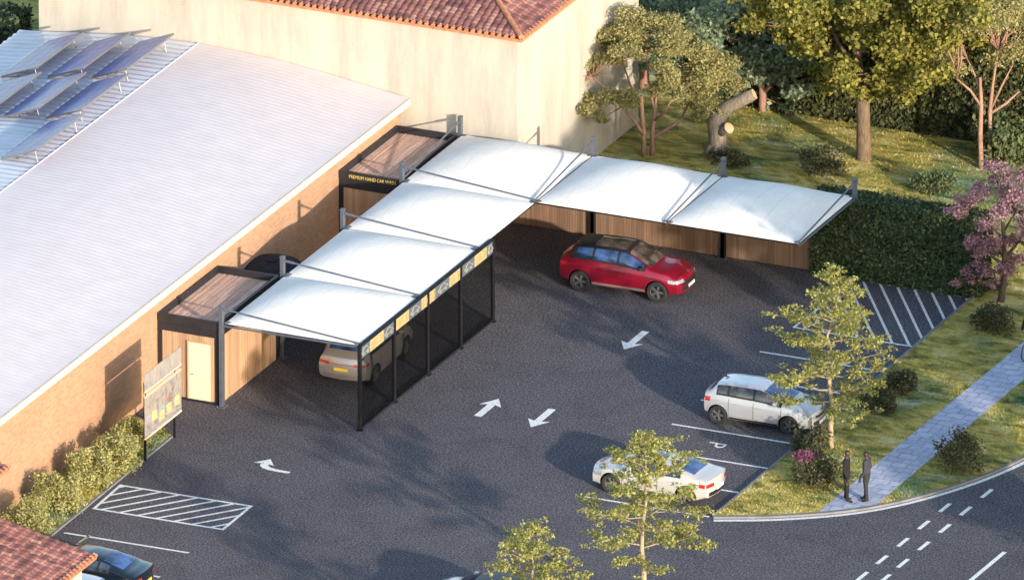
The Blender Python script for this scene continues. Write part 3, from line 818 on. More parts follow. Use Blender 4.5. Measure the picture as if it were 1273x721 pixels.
mb = MB(); mb.box(-.02, .035, .05, LB - .05, 2.41, 2.50); mb.build('cross_rail', M['timber'], t)
M['photo_a'] = mat('print_ochre', (.42, .38, .18), .6, var=.4, vscale=8); M['photo_b'] = mat('print_red', (.42, .10, .08), .6, var=.3, vscale=8)
M['photo_c'] = mat('print_blue', (.20, .32, .42), .6, var=.3, vscale=8); M['photo_d'] = mat('print_grey', (.22, .20, .21), .6, var=.4, vscale=5)
for m, rects in (('photo_a', [(.55, .95, 1.30, 1.66), (1.15, 1.55, 1.10, 1.45), (1.75, 2.15, 1.14, 1.50), (2.4, 2.8, 1.2, 1.55)]), ('photo_b', [(1.8, 2.25, 1.62, 1.70), (1.5, 1.75, 1.52, 1.58)]),
                 ('photo_c', [(1.05, 1.55, 1.52, 1.60), (.1, .4, 1.55, 1.64)]), ('photo_d', [(.95, 1.15, 1.3, 2.0), (1.6, 1.74, 1.2, 2.15), (.12, .5, 1.0, 1.35), (2.2, 2.36, 1.3, 2.2), (.5, 2.9, .95, 1.02)])):
    for y0, y1, z0, z1 in rects:
        mb = MB(); mb.box(.066, .068 + .001 * 'abcd'.index(m[-1]), y0, y1, z0, z1); mb.build('printed_picture', M[m], low)

# ------------------------------------------------------------------ tiled outbuilding, bottom corner
e = P(121, 690, 2.5)
ob = thing('tiled_outbuilding', (e.x, e.y, 0), 'low outbuilding with a clay tile roof beside the navy car', 'building')
sl = math.atan(0.21)
def low_roof(name, x1, y1, z1, LU, LV):
    """eave along y at x1, rising towards -x; far verge at y1."""
    inw = Vector((-1, 0, 0)); ev = inw * math.cos(sl) + Vector((0, 0, math.sin(sl))); n = Vector((0, 0, math.cos(sl))) - inw * math.sin(sl)
    tile_roof(name, ob, Vector((x1, y1 - LU, z1)), Vector((0, 1, 0)), ev, n, LU, LV, lambda u, v: True, M['tile'])
low_roof('roof', 0, 0, 2.5, 9.0, 5.4)
mb = MB(); T = Matrix.Rotation(sl, 4, 'Y')
mb.box(-5.3, 0.0, -9, 0, 2.36, 2.46, M=Matrix.Translation((0, 0, 0)) @ Matrix.Translation((0, 0, 2.5)) @ T @ Matrix.Translation((0, 0, -2.5)))
for k in range(34): mb.tube([(.05, -.13 - .26 * k, 2.53), (-.1, -.13 - .26 * k, 2.58)], .07, 8)
mb.build('eave', M['clay'], ob)
mb = MB(); mb.box(-5.2, -.4, -8.8, -.4, -.1, 2.35); mb.build('wall', M['cream'], ob)
e2 = P(13, 580, 4.2)
dx, dy = e2.x - e.x, e2.y - e.y
low_roof('upper_roof', dx, dy, 4.2, 9.0, 4.0)
mb = MB()
for k in range(34): mb.tube([(dx + .05, dy - .13 - .26 * k, 4.23), (dx - .1, dy - .13 - .26 * k, 4.28)], .07, 8)
mb.box(dx - 4, dx - .02, dy - 9, dy - .01, 4.08, 4.18); mb.build('eave', M['clay'], ob)
mb = MB(); mb.box(dx - 4, dx - .28, dy - 9, dy - .3, -.1, 4.08); mb.build('upper_wall', M['cream'], ob)
# ------------------------------------------------------------------ vegetation
def leaf_cloud(name, clumps, m, parent, size=0.10, up=0.5, aspect=0.55):
    """clumps: (centre, radii, count). Loose rhombic leaves through the volume, denser to the outside."""
    Cs, Rs, N = [], [], []
    for c, r, n in clumps:
        d = rng.normal(size=(n, 3)); d /= np.linalg.norm(d, axis=1)[:, None]
        rad = rng.random(n) ** 0.45
        Cs.append(np.array(c)[None] + d * rad[:, None] * np.array(r)[None] * (1 + 0.16 * rng.normal(size=(n, 1))))
    C = np.concatenate(Cs); n = len(C)
    nrm = rng.normal(size=(n, 3)) * 0.8; nrm[:, 2] += up; nrm /= np.linalg.norm(nrm, axis=1)[:, None]
    t = rng.normal(size=(n, 3)); t -= nrm * (t * nrm).sum(1)[:, None]; t /= np.linalg.norm(t, axis=1)[:, None]
    b = np.cross(nrm, t); s = size * (0.6 + 0.8 * rng.random(n))[:, None]
    V = np.stack([C - t * s, C - b * s * aspect + nrm * s * .12, C + t * s, C + b * s * aspect + nrm * s * .12], 1).reshape(-1, 3)
    Q = np.arange(4 * n).reshape(n, 4)
    if parent is not None: V = V - np.array(parent.location)[None]
    return np_mesh(name, V, Q, m, parent)

def wob(a, b, n=4, amp=0.06):
    a, b = Vector(a), Vector(b); L = (b - a).length; out = []
    for i in range(n + 1):
        t = i / n; p = a.lerp(b, t)
        if 0 < i < n: p += Vector((random.gauss(0, 1), random.gauss(0, 1), random.gauss(0, .6))) * amp * L
        out.append(p)
    return out

LEAF = dict(
    young=leaf_mat('young_leaves', (0.15, 0.17, 0.045), (0.34, 0.34, 0.10), (0.52, 0.49, 0.19), .45),
    olive=leaf_mat('olive_leaves', (0.18, 0.175, 0.07), (0.37, 0.34, 0.14), (0.52, 0.47, 0.23), .4),
    bluegreen=leaf_mat('blue_green_leaves', (0.07, 0.11, 0.075), (0.19, 0.25, 0.15), (0.40, 0.44, 0.29), .4),
    big=leaf_mat('yellow_green_leaves', (0.065, 0.07, 0.018), (0.20, 0.19, 0.042), (0.40, 0.36, 0.08), .35),
    light=leaf_mat('light_shrub_leaves', (0.03, 0.05, 0.02), (0.09, 0.12, 0.05), (0.20, 0.21, 0.10), .25),
    pink=leaf_mat('pink_blossom', (0.14, 0.065, 0.09), (0.29, 0.155, 0.195), (0.45, 0.28, 0.31), .3),
    bush=leaf_mat('dark_bush_leaves', (0.026, 0.032, 0.016), (0.065, 0.07, 0.034), (0.15, 0.14, 0.075), .25),
    yellowbush=leaf_mat('yellow_bush_leaves', (0.15, 0.16, 0.05), (0.36, 0.35, 0.13), (0.52, 0.49, 0.24), .3),
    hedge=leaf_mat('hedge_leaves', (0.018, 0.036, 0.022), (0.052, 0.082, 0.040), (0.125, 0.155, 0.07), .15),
    magenta=leaf_mat('purple_flowers', (0.08, 0.03, 0.06), (0.17, 0.06, 0.12), (0.26, 0.11, 0.19), .2))
BARK = dict(
    pale=bark_mat('pale_bark', (0.22, 0.17, 0.11), (0.45, 0.36, 0.24)), red=bark_mat('reddish_bark', (0.19, 0.10, 0.075), (0.42, 0.25, 0.19)),
    brown=bark_mat('brown_bark', (0.07, 0.045, 0.028), (0.22, 0.15, 0.09)), grey=bark_mat('grey_bark', (0.085, 0.07, 0.055), (0.27, 0.22, 0.17)),
    dark=bark_mat('dark_bark', (0.03, 0.022, 0.02), (0.09, 0.07, 0.055)))

def young_tree(bx, by, H, rmax, z0, label, seed):
    random.seed(seed); b = P(bx, by)
    t = thing('young_tree', (b.x, b.y, 0), label, 'tree', 'young street trees with open crowns')
    mb = MB(); trunk = [Vector((0, 0, -.1))] + [Vector((random.gauss(0, .02) * i, random.gauss(0, .02) * i, H * i / 8)) for i in range(1, 9)]
    mb.tube(trunk, [.115, .10, .09, .075, .06, .048, .035, .022, .010], 8)
    clumps = []
    def tp(z):
        i = min(7, max(0, int(z / H * 8))); f = z / H * 8 - i; return trunk[i].lerp(trunk[i + 1], f) if i > 0 else Vector((0, 0, z))
    z = z0; k = 0; az = random.random() * 6
    while z < H - .15:
        s = (z - z0) / (H - z0)
        prof = (0.6 + 2.2 * s) if s < .18 else (1.0 - (s - .18) * 0.95 if s < .55 else .65 * (1 - s) / .45 + .05)
        az += 2.4 + random.gauss(0, .35); L = rmax * prof * (0.72 + .42 * random.random())
        st = tp(z); e = st + Vector((math.cos(az) * L, math.sin(az) * L, L * (.10 + .35 * s) + random.gauss(0, .10)))
        pts = wob(st, e, 4, .05); rr = .03 * (1 - .6 * s)
        mb.tube(pts, [rr, rr * .8, rr * .6, rr * .4, rr * .2], 5)
        nc = max(2, int(L / .19))
        for q in range(nc):
            f = .34 + .68 * (q + random.random()) / nc
            i = min(3, int(f * 4)); c = pts[i].lerp(pts[i + 1], min(1.1, f * 4 - i)) + Vector((random.gauss(0, .16), random.gauss(0, .16), random.gauss(0.02, .08)))
            if f > .55 and random.random() < .5:
                c2 = c + Vector((random.gauss(0, .28), random.gauss(0, .28), random.gauss(.03, .09)))
                mb.tube([pts[min(3, i)], c2], [rr * .3, rr * .15], 4); clumps.append((b + c2, (.21, .21, .09), 24))
            clumps.append((b + c, (.22, .22, .10), int(20 + 18 * random.random())))
        z += (.085 + .07 * random.random()) * (1.15 - .5 * s)
    for q in range(8): clumps.append((b + Vector((random.gauss(0, .13), random.gauss(0, .13), H - .5 * random.random())), (.2, .2, .16), 14))
    mb.build('trunk', BARK['pale'], t, True)
    leaf_cloud('crown', clumps, LEAF['young'], t, .052, .9, .65)
young_tree(1033, 558, 6.75, 2.5, 1.35, 'young tree growing beside the silver hatchback', 11)
young_tree(800, 768, 6.75, 2.8, 2.1, 'young tree standing in front of the white coupe', 23)
young_tree(662, 874, 6.6, 2.1, 2.4, 'young tree cut off at the bottom edge, shortest to be seen', 35)

def px_tree(name, foot, label, cat, clump_px, stems, bark, leaf, size, up=.5, group=None, per=420, depth=1.2, aspect=.55, twigs=True, tw=1.0):
    """clump_px: (px, py, rx, ry in px[, depth, n]); stems: polylines of (px, py, depth, radius)."""
    b = P(*foot); t = thing(name, (b.x, b.y, 0), label, cat, group)
    mb = MB(); tips = []
    for st in stems:
        pts = [PD(x, y, *foot, d) - b for x, y, d, r in st]; mb.tube(pts, [s[3] for s in st], 9)
        tips += [p for p in pts[1:]]
    clumps = []
    for c in clump_px:
        px, py, rx, ry = c[:4]; d = c[4] if len(c) > 4 else random.gauss(0, depth); n = c[5] if len(c) > 5 else int(per * (rx * ry) / 900)
        p = PD(px, py, *foot, d); rz = ry / (SC * CE) * .92
        clumps.append((p, (rx / SC, rx / SC, rz), n))
        if twigs and tips:
            q = min(tips, key=lambda s: (s - (p - b)).length); L = ((p - b) - q).length
            mb.tube(wob(q, p - b, 3, .06), [(.022 + .012 * L) * tw, (.02 + .007 * L) * tw, .016 * tw, .006], 5)
    mb.build('trunk', bark, t, True)
    if clumps: leaf_cloud('crown', clumps, leaf, t, size, up, aspect)
    return t

random.seed(5)
def dome(cx, cy, rx, ry, n, cr, depth_r):
    """clumps over an umbrella-shaped crown."""
    out = []
    for i in range(n):
        a = random.random() * 2 * math.pi; q = math.sqrt(random.random())
        x, d = q * math.cos(a), q * math.sin(a)
        h = math.sqrt(max(0, 1 - .92 * q * q))
        out.append((cx + rx * x, cy - ry * h + random.gauss(0, 4) - depth_r * d * SE * SC * 0.8, cr * (.8 + .5 * random.random()), cr * .52 * (.8 + .5 * random.random()), depth_r * d))
    return out
UMC = [(702,90,13,12,-.2),(708,104,12,10,-.5),(714,64,15,9,.1),(730,44,17,9,.4),(706,86,11,10,-.2),(716,76,16,11,-.2),(732,84,16,9,-.4),(728,58,18,9,.3),(748,45,20,10,.5),(770,33,22,10,.6),(795,25,24,10,.6),(817,22,18,8,.6),(835,35,18,12,.5),
    (755,66,16,9,-.6),(772,62,18,9,-.7),(788,66,10,8,-.6),(800,45,20,10,.2),(775,48,16,8,.2),(830,50,20,14,-.3),(845,65,16,14,-.2),(825,85,16,14,-.9),(838,100,16,14,-.9),(820,108,14,12,-1.0),(845,118,12,8,-.8),
    (722,118,14,14,-1),(735,135,14,10,-1),(750,125,14,13,-1),(745,148,8,6,-1),(770,118,12,12,-1.1),(785,124,14,10,-1.2),(865,60,20,16,.6),(885,75,20,16,.8),(900,92,18,14,.8),(912,110,14,12,.7),(880,100,20,16,.4),(865,120,18,16,.4),(885,130,18,12,.6),(860,90,18,16,.3),(872,145,12,7,.4)]
um = [(x + random.gauss(0, rx * .42), y + random.gauss(0, ry * .4), rx * 1.0, ry * .68, d + random.gauss(0, .35)) for x, y, rx, ry, d in UMC for k in range(3)]
px_tree('umbrella_tree', (805, 197), 'flat topped olive green tree with several thin stems beside the cream wall', 'tree', um,
        [[(800, 200, 0, .10), (800, 168, 0, .09), (798, 140, .1, .08), (797, 118, .1, .06)], [(811, 200, .1, .10), (811, 165, .1, .085), (814, 140, .2, .075), (817, 112, .3, .05)],
         [(800, 168, 0, .07), (788, 150, -.4, .06), (772, 132, -.7, .05), (755, 112, -.9, .035), (735, 95, -1, .02)], [(811, 170, .1, .07), (830, 160, .5, .06), (848, 148, .8, .05), (856, 128, 1, .03)],
         [(812, 150, .2, .055), (826, 140, -.3, .045), (838, 118, -.6, .03)], [(798, 140, .1, .05), (785, 110, .5, .04), (775, 80, .8, .025)], [(814, 140, .2, .05), (806, 100, .2, .04), (803, 60, .4, .02)], [(817, 112, .3, .04), (850, 88, .8, .03), (880, 72, 1.2, .02)]],
        BARK['red'], LEAF['olive'], .055, .9, per=3000, tw=.5)
um2 = dome(1225, 52, 66, 62, 26, 22, 2.2) + [(1178, 70, 20, 14, 0), (1185, 40, 22, 16, .3), (1262, 60, 22, 18, .2), (1255, 20, 26, 18, .2), (1215, 15, 24, 16, .2), (1190, 85, 16, 10, -.4), (1238, 70, 18, 15, .5)]
px_tree('umbrella_tree', (1222, 212), 'flat topped olive green tree with reddish forked stems above the pink tree', 'tree', um2,
        [[(1220, 215, 0, .10), (1218, 165, 0, .09), (1219, 130, 0, .08), (1217, 95, 0, .05)], [(1230, 215, .2, .10), (1231, 165, .2, .085), (1230, 138, .2, .075), (1234, 100, .3, .05), (1240, 60, .3, .03)],
         [(1219, 132, 0, .06), (1205, 112, -.3, .045), (1187, 97, -.6, .025)], [(1231, 140, .2, .06), (1250, 128, .4, .05), (1268, 112, .6, .03)], [(1230, 138, .2, .05), (1245, 105, .2, .04), (1258, 80, .2, .02)], [(1219, 120, 0, .045), (1210, 90, .3, .03), (1200, 70, .4, .02)]],
        BARK['red'], LEAF['olive'], .055, .8, per=1300)

# big yellow-green tree
bt = []
for (x, y, r) in [(905, -14, 26), (950, 0, 30), (990, 30, 34), (1008, 70, 30), (930, 25, 18), (1035, 10, 40), (1040, 70, 32), (1042, 92, 24), (1070, 30, 38), (1085, 5, 40), (1100, 60, 38), (1105, 90, 30), (1098, 112, 22), (1120, 118, 18), (1140, 108, 22), (1140, 80, 32), (1150, 45, 36), (1135, 15, 40), (1175, 60, 30), (1180, 30, 34), (1205, 20, 30), (1215, 45, 20), (1190, -5, 36), (1140, -25, 42), (1080, -35, 44), (1020, -30, 42), (960, -20, 36), (1165, 92, 20), (1060, 110, 14), (1030, 108, 14)]:
    for k in range(3):
        bt.append((x + random.gauss(0, r * .35), y + random.gauss(0, r * .3), r * (.62 + .25 * random.random()), r * .55 * (.8 + .3 * random.random()), random.gauss(-.7, 1.4)))
px_tree('broadleaf_tree', (1074, 200), 'big spreading yellow green tree with a straight thick brown trunk', 'tree', bt,
        [[(1074, 206, 0, .36), (1074, 195, 0, .28), (1073, 150, 0, .25), (1072, 112, 0, .26)], [(1072, 114, 0, .24), (1066, 80, .2, .18), (1062, 40, .3, .13), (1075, -10, .4, .06)], [(1072, 116, 0, .18), (1090, 88, -.4, .13), (1118, 60, -.6, .08), (1150, 30, -.5, .04)],
         [(1070, 112, 0, .17), (1045, 80, .3, .12), (1012, 50, .5, .08), (970, 25, .6, .04)], [(1067, 90, .2, .1), (1040, 50, .8, .07), (1020, 5, 1.2, .03)], [(1074, 108, 0, .1), (1105, 100, .8, .06), (1140, 85, 1.2, .03)]],
        BARK['brown'], LEAF['big'], .088, .45, per=1000, aspect=.75)

# blue-green trees in the background
def bg(foot, label, pts, stems, per=300):
    cl = []
    for x, y, r in pts:
        for k in range(2): cl.append((x + random.gauss(0, r * .3), y + random.gauss(0, r * .3), r * (.65 + .3 * random.random()), r * .55, random.gauss(-.5, 1.0)))
    return px_tree('broadleaf_tree', foot, label, 'tree', cl, stems, BARK['red'], LEAF['bluegreen'], .105, .35, 'blue green trees at the back of the lawn', per=per, aspect=.6)
bg((949, 140), 'blue green tree with its leaves hanging beside the thick yellow green crown', [(880, -10, 30), (940, -20, 34), (880, 20, 30), (900, 60, 32), (935, 100, 26), (960, 110, 26), (985, 95, 28), (990, 120, 22), (975, 130, 14), (920, 85, 28), (945, 70, 32), (985, 65, 28), (930, 30, 36), (970, 20, 34), (915, 0, 32), (1000, 105, 18), (885, 80, 18), (915, 108, 16)],
   [[(948, 142, 0, .17), (948, 120, 0, .14), (946, 90, 0, .1), (940, 50, 0, .05)], [(948, 115, 0, .1), (975, 90, -.2, .05)], [(947, 100, 0, .08), (915, 60, .3, .04)]], 620)
bg((800, 112), 'dark blue green tree behind the flat topped tree, close to the cream wall', [(765, 15, 26), (790, 5, 30), (820, 10, 30), (850, 15, 30), (835, 35, 30), (870, 35, 28), (800, 30, 24), (860, 60, 26), (830, 60, 24), (800, 60, 26), (790, 85, 22), (840, 85, 22), (760, 0, 22), (880, 0, 30), (820, -20, 30), (770, -15, 26), (860, -20, 30)],
   [[(800, 115, 0, .2), (800, 80, 0, .16), (805, 30, 0, .1), (810, 0, 0, .05)], [(801, 70, 0, .1), (840, 30, 0, .05)]], 560)

# cut-back old tree: thick grey trunk with sawn limbs
foot = (893, 192); b = P(*foot)
t = thing('pruned_tree', (b.x, b.y, 0), 'old thick grey trunk with a sawn off limb and a round cut stub', 'tree')
mb = MB()
def q(x, y, d): return PD(x, y, *foot, d) - b
mb.tube([q(893, 196, 0), q(893, 190, 0), q(893, 180, 0), q(891, 165, 0), q(890, 150, 0), q(896, 140, 0), q(907, 131, -.1), q(922, 124, -.15), q(938, 116, -.2)], [.50, .40, .35, .32, .34, .30, .25, .23, .21], 16)
mb.tube([q(892, 152, 0), q(885, 138, .2), q(872, 128, .4), q(858, 116, .6)], [.28, .2, .13, .07], 12)
mb.tube([q(893, 165, 0), q(900, 162, -.35), q(906, 159, -.55)], [.2, .17, .165], 12)
for a in range(7):
    an = a * .9 + .3; mb.tube([Vector((math.cos(an) * .25, math.sin(an) * .25, .35)), Vector((math.cos(an) * .48, math.sin(an) * .48, .06)), Vector((math.cos(an) * .8, math.sin(an) * .8, -.08))], [.14, .11, .05], 8)
o = mb.build('trunk', BARK['grey'], t, True)
M['cutwood'] = mat('sawn_wood', (.55, .38, .22), .8, var=.25, vscale=10)
for (c, d) in ((q(938, 116, -.2), q(938, 116, -.2) - q(922, 124, -.15)), (q(906, 159, -.55), q(906, 159, -.55) - q(900, 162, -.35))):
    d = d.normalized(); rad = .20 if d.z > .3 or c.z > 2 else .155
    mb = MB(); mb.tube([c - d * .02, c + d * .012], rad, 14); mb.build('sawn_face', M['cutwood'], t)
leaf_cloud('crown', [(b + q(862 + random.gauss(0, 12), 112 + random.gauss(0, 10), .6 + random.gauss(0, .3)), (.45, .45, .3), 160) for k in range(7)], LEAF['olive'], t, .07)

# pink blossom tree
pk = []
for (x, y, r) in [(1245, 215, 22), (1225, 235, 24), (1262, 240, 26), (1205, 250, 20), (1240, 262, 28), (1195, 265, 16), (1178, 262, 12), (1215, 285, 24), (1265, 285, 26), (1205, 310, 20), (1240, 310, 26), (1196, 335, 16), (1188, 348, 10), (1222, 335, 20), (1255, 335, 20), (1290, 260, 26), (1285, 310, 26), (1212, 350, 10), (1268, 215, 18), (1235, 348, 10)]:
    for k in range(4): pk.append((x + random.gauss(0, r * .4), y + random.gauss(0, r * .35), r * (.42 + .22 * random.random()), r * .36, random.gauss(0, .75)))
px_tree('blossom_tree', (1244, 377), 'pink purple blossoming tree with a dark bent trunk next to the hedge', 'tree', pk,
        [[(1244, 379, 0, .15), (1246, 360, 0, .12), (1249, 340, 0, .11), (1248, 318, 0, .10), (1246, 280, 0, .07), (1244, 235, 0, .03)], [(1248, 330, 0, .07), (1228, 316, -.2, .05), (1205, 300, -.3, .025)], [(1248, 322, 0, .07), (1266, 300, .2, .05), (1282, 275, .3, .025)], [(1247, 300, 0, .05), (1225, 272, .3, .035), (1208, 255, .4, .02)], [(1246, 290, 0, .045), (1262, 262, -.2, .03), (1268, 235, -.3, .015)], [(1249, 342, 0, .05), (1235, 338, -.3, .03), (1222, 336, -.4, .02)]],
        BARK['dark'], LEAF['pink'], .052, .4, per=1500, aspect=.7)

def bush(foot, rx, h_px, label, leaf, group, size=.055, n=1900, flowers=None, depth=None):
    b = P(*foot); t = thing('bush', (b.x, b.y, 0.06), label, 'bush', group)
    mb = MB(); H = h_px / (SC * CE) * .92; r = rx / SC; cl = []
    for k in range(14):
        a = random.random() * 6.283; q = math.sqrt(random.random()); e = Vector((math.cos(a) * r * q * .85, math.sin(a) * r * q * .7, H * (.35 + .6 * random.random() * (1 - .45 * q))))
        mb.tube(wob((e.x * .1, e.y * .1, -.05), e, 3, .06), [.018, .014, .010, .005], 5)
        cl.append((b + e, (r * .36, r * .34, H * .22), n // 18))
    for k in range(6):
        a = k * 1.05; cl.append((b + Vector((math.cos(a) * r * .6, math.sin(a) * r * .5, H * .25)), (r * .38, r * .36, H * .22), n // 18))
    mb.build('stem', BARK['brown'], t)
    leaf_cloud('foliage', cl, leaf, t, size, .3)
    if flowers:
        fl = [(PD(fx, fy, *foot, -.15 + random.gauss(0, .1)) , (.22, .18, .08), 120) for fx, fy in flowers]; leaf_cloud('flowers', fl, M_FL, t, .045, .8, .9)
    return t
M_FL = LEAF['magenta']
GV = 'dark sparse bushes on the grass verge'
bush((1006, 566), 27, 46, 'dark bush at the bumper of the silver hatchback', LEAF['bush'], GV)
bush((1014, 606), 33, 52, 'dark bush with purple flowers near the standing men', LEAF['bush'], GV, flowers=[(992, 566), (999, 563), (1005, 565), (1011, 567), (996, 571), (1003, 571)])
bush((1092, 512), 28, 36, 'dark bush on the verge between a lower bush and the young tree', LEAF['bush'], GV)
bush((1118, 486), 25, 28, 'dark low bush on the verge beside the bay corner', LEAF['bush'], GV)
bush((1196, 586), 34, 56, 'dark bush on the road side of the footpath', LEAF['bush'], GV)
bush((1236, 412), 30, 36, 'dark bush at the foot of the pink blossoming tree', LEAF['bush'], GV)
GB = 'shrubs on the lawn behind the canopies'
bush((1024, 218), 34, 44, 'grey green shrub on the lawn close to the thick brown trunk', LEAF['bush'], GB, n=1500)
bush((1160, 240), 30, 30, 'low green shrub behind the hedge top', LEAF['light'], GB, n=1500)
bush((905, 205), 30, 18, 'small dark shrub at the foot of the sawn trunk', LEAF['bush'], GB, n=900)
bush((1250, 205), 40, 76, 'tall light green shrub under the reddish forked stems', LEAF['light'], GB, size=.10, n=3200)
GW = 'yellow green bushes along the brick wall'
for fx, fy, rx, hp, lab in [(162, 560, 24, 48, 'yellow green bush just behind the poster board'), (147, 586, 31, 52, 'yellow green bush fourth from the outbuilding'), (112, 604, 31, 52, 'yellow green bush in the middle of the wall row'), (74, 634, 33, 50, 'yellow green bush second from the outbuilding'), (34, 662, 38, 48, 'yellow green bush touching the outbuilding roof')]:
    bush((fx, fy), rx, hp, lab, LEAF['yellowbush'], GW, .045, 5200)

# ------------------------------------------------------------------ hedges
def hedge(name, x0, x1, y0, y1, h, label, n, size=.06, leaf='hedge', core=True):
    t = thing(name, ((x0 + x1) / 2, y0, 0), label, 'hedge'); c = np.array(t.location)
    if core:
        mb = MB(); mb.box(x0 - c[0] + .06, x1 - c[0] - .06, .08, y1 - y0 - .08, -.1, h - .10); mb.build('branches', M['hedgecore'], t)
    k = n; A = [(x1 - x0) * h, (x1 - x0) * (y1 - y0), (y1 - y0) * h * 2]; tot = sum(A); pts = []
    for a, kind in zip(A, 'ftl'):
        m = int(k * a / tot); u = rng.random(m); v = rng.random(m); w = rng.normal(size=m) * .045
        if kind == 'f': pts.append(np.stack([x0 + (x1 - x0) * u, y0 + w + .02, h * v], 1))
        elif kind == 't': pts.append(np.stack([x0 + (x1 - x0) * u, y0 + (y1 - y0) * v, h - .06 + w * 1.4], 1))
        else: pts.append(np.stack([np.where(u < .5, x0 + .03, x1 - .03) + w, y0 + (y1 - y0) * v, h * rng.random(m)], 1))
    C = np.concatenate(pts); n = len(C)
    nr = rng.normal(size=(n, 3)); nr[:, 1] -= .5; nr /= np.linalg.norm(nr, axis=1)[:, None]
    tt = rng.normal(size=(n, 3)); tt -= nr * (tt * nr).sum(1)[:, None]; tt /= np.linalg.norm(tt, axis=1)[:, None]; bb = np.cross(nr, tt)
    s = size * (.6 + .8 * rng.random(n))[:, None]
    V = np.stack([C - tt * s, C - bb * s * .6, C + tt * s, C + bb * s * .6], 1).reshape(-1, 3) - c[None]
    np_mesh('foliage', V, np.arange(4 * n).reshape(n, 4), LEAF[leaf], t)
    return t
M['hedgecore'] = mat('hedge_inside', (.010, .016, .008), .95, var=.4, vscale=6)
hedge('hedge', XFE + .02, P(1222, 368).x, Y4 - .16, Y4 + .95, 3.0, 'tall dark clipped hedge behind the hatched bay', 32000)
far = P(1000, 146); far2 = P(1210, 176)
hedge('hedge', P(900, 130).x, P(1420, 200).x, far.y, far.y + 1.5, 5.4, 'long dark olive hedge at the far end of the lawn', 30000, .10, 'fhedge') if LEAF.setdefault('fhedge', leaf_mat('far_hedge_leaves', (.025, .032, .013), (.06, .068, .026), (.12, .12, .045), .15)) else None
hedge('hedge', XW - 30, XW - 15.6, YC + .6, YC + 2.0, 4.5, 'dark hedge beyond the far side of the warehouse', 9000, .10)

# ------------------------------------------------------------------ grass blades on the lawns
def scatter_grass(name, polys, n, label, m):
    pts = []
    for poly, z, k in polys:
        pa = np.array(poly); lo, hi = pa.min(0), pa.max(0); cand = lo + (hi - lo) * rng.random((k * 3, 2))
        inside = np.zeros(len(cand), bool); j = len(pa) - 1
        for i in range(len(pa)):
            xi, yi, xj, yj = pa[i, 0], pa[i, 1], pa[j, 0], pa[j, 1]
            with np.errstate(divide='ignore', invalid='ignore'):
                c = ((yi > cand[:, 1]) != (yj > cand[:, 1])) & (cand[:, 0] < (xj - xi) * (cand[:, 1] - yi) / (yj - yi + 1e-12) + xi)
            inside ^= c; j = i
        c = cand[inside][:k]; pts.append(np.concatenate([c, np.full((len(c), 1), z)], 1))
    C = np.concatenate(pts); n = len(C)
    a = rng.random(n) * 6.283; h = .025 + .05 * rng.random(n); w = .02
    d = np.stack([np.cos(a), np.sin(a), 0 * a], 1); lean = np.stack([rng.normal(size=n) * .05, rng.normal(size=n) * .05, h], 1)
    V = np.stack([C - d * w, C + d * w, C + lean], 1).reshape(-1, 3)
    o = np_mesh(name, V, np.arange(3 * n).reshape(n, 3), m, None, 3)
    return props(o, label, None, None, 'stuff')
GR = lawn_mat('grass_blades')
lp = [(p.x, p.y) for p in curve][:11] + [P(1330, 390)[:2], (P(1300, 385)[0], kB.y), (kB.x, kB.y), (kA.x, kA.y)]
path_cut = lp
bq = [(XC - .0, Y4 + .3), (P(1330, 390).x, Y4 + .3), (P(1300, 190).x, far.y), (P(760, 110).x, far.y)]
# verge left and right of the footpath
vl = [(kA.x, kA.y), (kB.x, kB.y), (P(1300, 385).x, kB.y)] + [(p.x, p.y) for p in reversed(pL[:5])]
vr = [(p.x, p.y) for p in pR[:5]] + [P(1330, 540)[:2]] + [(p.x, p.y) for p in reversed(curve[4:9])]
gs = [(strip[1][0], strip[1][1]), (gA.x - .05, gA.y), (gB.x - .05, gB.y), (XW + .1, gB.y), (XW + .1, gA.y + .8)]
scatter_grass('grass', [(vl, .07, 15000), (vr, .07, 7000), (bq, .069, 22000), (gs, .05, 6000)], 0, 'short mown grass with dry yellow patches', GR)
# trees across the road, outside the frame: their long evening shade lies over the verge and the bays
def road_tree(bx, by, H, r, label, seed):
    random.seed(seed); b = P(bx, by); t = thing('roadside_tree', (b.x, b.y, 0), label, 'tree', 'trees across the road')
    mb = MB(); mb.tube([(0, 0, -.1), (0, 0, H * .3), (.1, .05, H * .6)], [.28, .22, .12], 9); cl = []
    for k in range(34):
        d = Vector((random.gauss(0, 1), random.gauss(0, 1), random.gauss(0, 1))).normalized() * (.4 + .55 * random.random())
        c = Vector((d.x * r, d.y * r, H * .62 + d.z * H * .34)); mb.tube(wob((0, 0, H * .35), c, 3, .05), [.08, .05, .03, .01], 5)
        cl.append((b + c, (r * .34, r * .34, H * .11), 330))
    mb.build('trunk', BARK['brown'], t, True); leaf_cloud('crown', cl, LEAF['big'], t, .14, .4, .75)
road_tree(1415, 575, 12.0, 3.2, 'roadside tree opposite the hatched bay', 3)
road_tree(1700, 700, 10.0, 3.6, 'roadside tree furthest up the road', 4)
road_tree(1560, 790, 8.0, 3.0, 'roadside tree opposite the stone footpath', 6)
